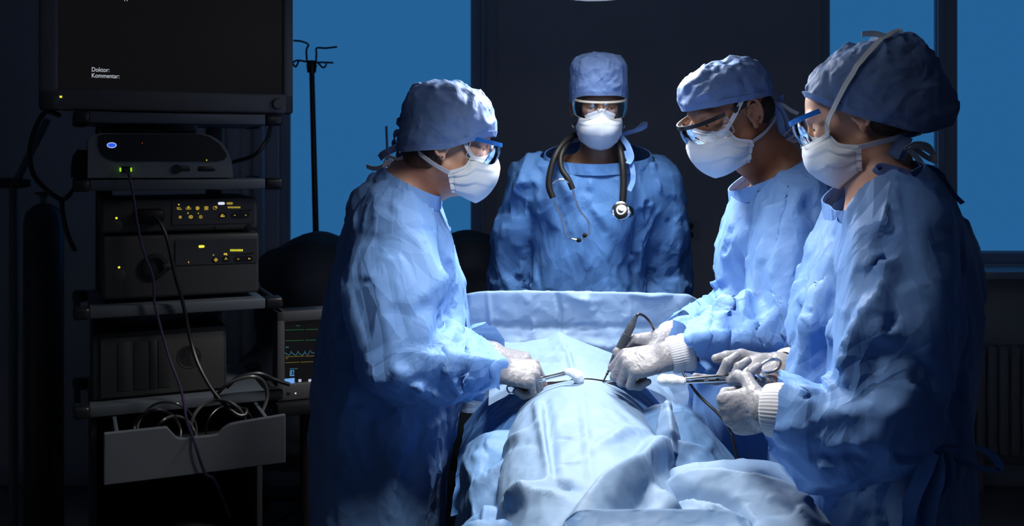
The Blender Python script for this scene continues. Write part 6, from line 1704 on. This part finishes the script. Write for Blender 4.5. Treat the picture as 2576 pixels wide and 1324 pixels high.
cable([(150, 290, 0.1), (115, 282, 0.12), (90, 320, 0.14), (75, 380, 0.14), (85, 440, 0.14), (120, 480, 0.14), (155, 502, 0.14), (175, 490, 0.14), (190, 470, 0.2)], 0.007, CABLE, 'black cable looping left of the cart below the monitor')
cable([(155, 502, 0.14), (158, 540, 0.14), (170, 590, 0.15), (188, 630, 0.18)], 0.007, CABLE, 'black cable dropping left of the processor')
cable([(683, 312, 0.15), (672, 350, 0.15), (640, 390, 0.15), (586, 408, 0.2)], 0.006, CABLE, 'black cable curving behind the right side of the domed unit')
cable([(440, 312, 0.25), (455, 335, 0.22), (460, 345, 0.25)], 0.004, CABLE, 'short black cable above the flat dark box')
cable([(532, 312, 0.3), (532, 340, 0.3), (540, 420, 0.36)], 0.005, CABLE, 'straight black cable behind the white domed unit')
rng = random.Random(5)
for k, (cx_, cy_, rr, yy) in enumerate([(395, 1055, 60, -0.10), (420, 1050, 75, -0.05), (550, 1040, 70, -0.12), (580, 1045, 62, -0.06), (440, 1060, 50, -0.16)]):
    pts = []
    for t in np.linspace(-0.3, math.pi + 0.6, 9):
        pts.append((cx_ + rr * math.cos(t), cy_ + 40 - rr * 1.05 * math.sin(t), yy + 0.02 * math.sin(3 * t + k)))
    cable(pts, (0.0045, 0.0035, 0.005, 0.003, 0.004)[k], (CABLE, CABLEG, CABLEG, CABLE, CABLEG)[k], ['thick black coil at the left of the open drawer', 'thin grey coil arching high in the open drawer', 'grey coil at the right of the open drawer', 'thin black coil rearmost right in the drawer', 'small grey coil nearest the notch of the drawer'][k])
cable([(570, 975, -0.02), (600, 950, -0.03), (650, 940, -0.03), (690, 955, -0.02), (728, 968, -0.01)], 0.006, CABLE, 'black cable arching from the lowest shelf toward the small vital signs monitor')
cable([(540, 1000, -0.04), (575, 965, -0.06), (630, 948, -0.06), (662, 960, -0.05), (672, 1000, -0.05), (650, 1060, -0.08)], 0.005, CABLEG, 'shiny grey cable arching over the right end of the lowest shelf')

# vital signs monitor behind the gowned figure
vm = cthing('vital_signs_monitor', 'small grey vital signs monitor showing 82 beside the left gown', 'monitor')
yv2 = 0.12
(xa, zb3), (xb, _) = CP(697, 1012, yv2), CP(880, 1000, yv2)
zt3 = CP(697, 786, yv2)[1]
(sa, sb3), _ = CP(717, 968, yv2), 0
st3 = CP(717, 812, yv2)[1]
vb = MB()
vb.box(((xa + sa) / 2, yv2 + 0.04, (zb3 + zt3) / 2), (sa - xa, 0.08, zt3 - zb3), 0.006); vb.box(((xb + xb - 0.02) / 2, yv2 + 0.04, (zb3 + zt3) / 2), (0.02, 0.08, zt3 - zb3), 0.006)
vb.box(((xa + xb) / 2, yv2 + 0.04, (zb3 + sb3) / 2), (xb - xa, 0.08, sb3 - zb3), 0.006); vb.box(((xa + xb) / 2, yv2 + 0.04, (st3 + zt3) / 2), (xb - xa, 0.08, zt3 - st3), 0.006)
vb.build('bezel', MONM, vm)
MB().box(((sa + xb - 0.02) / 2, yv2 + 0.016, (sb3 + st3) / 2), (xb - sa, 0.01, st3 - sb3 + 0.004)).build('screen', SCREENM, vm)
MB().box(((xa + xb) / 2, yv2 + 0.10, (zb3 + zt3) / 2), (xb - xa - 0.02, 0.06, zt3 - zb3 - 0.02), 0.01).build('back_shell', MONM, vm)
b_ = MB(); cbox(b_, (716, 783), (800, 791), yv2 + 0.01, 0.06, 0.003); b_.build('handle', CARTDK, vm)
ysn = yv2 + 0.010
def trace(pts, m, r=0.0007):
    return MB().tube([(CP(a_, b2, ysn)[0], ysn, CP(a_, b2, ysn)[1]) for a_, b2 in pts], r, 5).build('trace', m, vm)
trace([(718, 831), (764, 829.5)], TRG); trace([(768, 829.5), (800, 829)], TRG); trace([(718, 858), (764, 856.5)], TRG); trace([(768, 856.5), (800, 856)], TRG)
wave = []
for x0_ in (717, 734, 751):
    wave += [(x0_, 888), (x0_ + 4, 891), (x0_ + 9, 894), (x0_ + 12, 893), (x0_ + 14, 888), (x0_ + 16, 883.5)]
trace(wave + [(768, 889)], TRB)
trace([(767, 888), (774, 893), (777, 889), (780, 881), (784, 888), (795, 889)], TRB)
trace([(718, 898), (764, 896.5)], TRY); trace([(767, 896.5), (800, 895.5)], TRY); trace([(718, 913), (753, 911.5)], TRY); trace([(756, 911.5), (800, 910)], TRY)
text('82', 728.5, 947, ysn, 0.0265, NUMB, vm, 'digits').scale = (0.56, 1, 1)
def blocks(px, py, n, w, h, m, gap=0.35):
    mb = MB()
    for i in range(n):
        hh = h * (1.0, 0.75, 0.9, 0.7)[i % 4]
        cbox(mb, (px + i * w, py - hh / 2), (px + i * w + w * (1 - gap), py + hh / 2), ysn - 0.0006, 0.0008, 0)
    return mb.build('caption', m, vm)
blocks(745, 820, 5, 2.0, 2.2, TRG); blocks(719, 874, 4, 2.0, 2.6, TRB); blocks(719, 902, 3, 2.0, 2.4, TRY); blocks(729.5, 928.5, 5, 2.0, 2.0, TRB); blocks(741, 928, 4, 2.0, 1.8, TRB)
b_ = MB(); cbox(b_, (716, 954), (741, 970), ysn - 0.001, 0.002, 0); b_.build('touch_button', BTNB, vm)
for px in (754, 779):
    b_ = MB(); cbox(b_, (px - 3, 955), (px + 4, 961), ysn - 0.001, 0.002, 0.0005); b_.build('touch_icon', ICONW, vm)
blocks(743.5, 965, 9, 2.4, 3.0, ICONW); blocks(772, 964.5, 8, 2.4, 3.0, ICONW)
disc(725.5, 991, yv2, 0.006, BLACKPL, vm, 'power_key', 0.002, 16); disc(743.5, 990, yv2, 0.0025, WHL, vm, 'power_led', 0.002, 12)
vs_ = cthing('monitor_stand', 'black pedestal stand under the vital signs monitor', 'stand')
MB().box(((xa + xb) / 2, yv2 + 0.07, zb3 - 0.022), (0.24, 0.20, 0.04), 0.01).build('platform', BLACKPL, vs_)
MB().tube([((xa + xb) / 2, yv2 + 0.07, zb3 - 0.03), ((xa + xb) / 2, yv2 + 0.07, 0.05)], 0.03, 16).build('column', BLACKPL, vs_)
MB().box(((xa + xb) / 2, yv2 + 0.07, 0.03), (0.36, 0.36, 0.05), 0.02).build('base', BLACKPL, vs_)

# gas cylinder and lamp stand in the dark at the far left
gc = thing('gas_cylinder', 'black gas cylinder with pale valve in the dark left corner', 'gas cylinder', (P(110, 600, 3.5)[0], 3.5, 0))
g0 = np.array([P(110, 600, 3.5)[0], 3.5, 0.0]); zt4 = P(110, 512, 3.5)[2]
MB().lathe(g0, (0, 0, 1), [(0.058, 0.0), (0.066, 0.02), (0.066, zt4 - 0.07), (0.058, zt4 - 0.03), (0.035, zt4 - 0.008), (0.015, zt4)], 30).build('body', CYLM, gc)
MB().lathe(g0 + [0, 0, zt4], (0, 0, 1), [(0.012, 0), (0.012, 0.02), (0.016, 0.022), (0.016, 0.03), (0, 0.032)], 16).build('valve', DEVW, gc)
MB().lathe(g0 + [0, 0, zt4 + 0.032], (0, 0, 1), [(0.03, 0), (0.03, 0.008), (0, 0.009)], 16).build('hand_wheel', CARTDK, gc)
sl = thing('stand_arm', 'thin grey stand with a slanted arm in the dark far left', 'stand', (P(30, 700, 3.3)[0], 3.3, 0))
q0 = np.array([P(34, 470, 3.3)[0], 3.3, P(34, 470, 3.3)[2]])
MB().tube([(q0[0], 3.3, 0.04), q0], 0.014, 12).build('pole', CARTM, sl)
MB().tube([q0, P(120, 300, 3.3)], 0.012, 12).build('slanted_arm', CARTM, sl)
MB().lathe(q0 + [-0.04, 0, 0.012], (1, 0, 0), [(0.01, -0.01), (0.018, 0), (0.018, 0.06), (0.01, 0.10)], 14).build('joint', BLACKPL, sl)
MB().lathe((q0[0], 3.3, 0), (0, 0, 1), [(0.17, 0), (0.17, 0.02), (0.03, 0.05)], 26).build('base', CARTDK, sl)
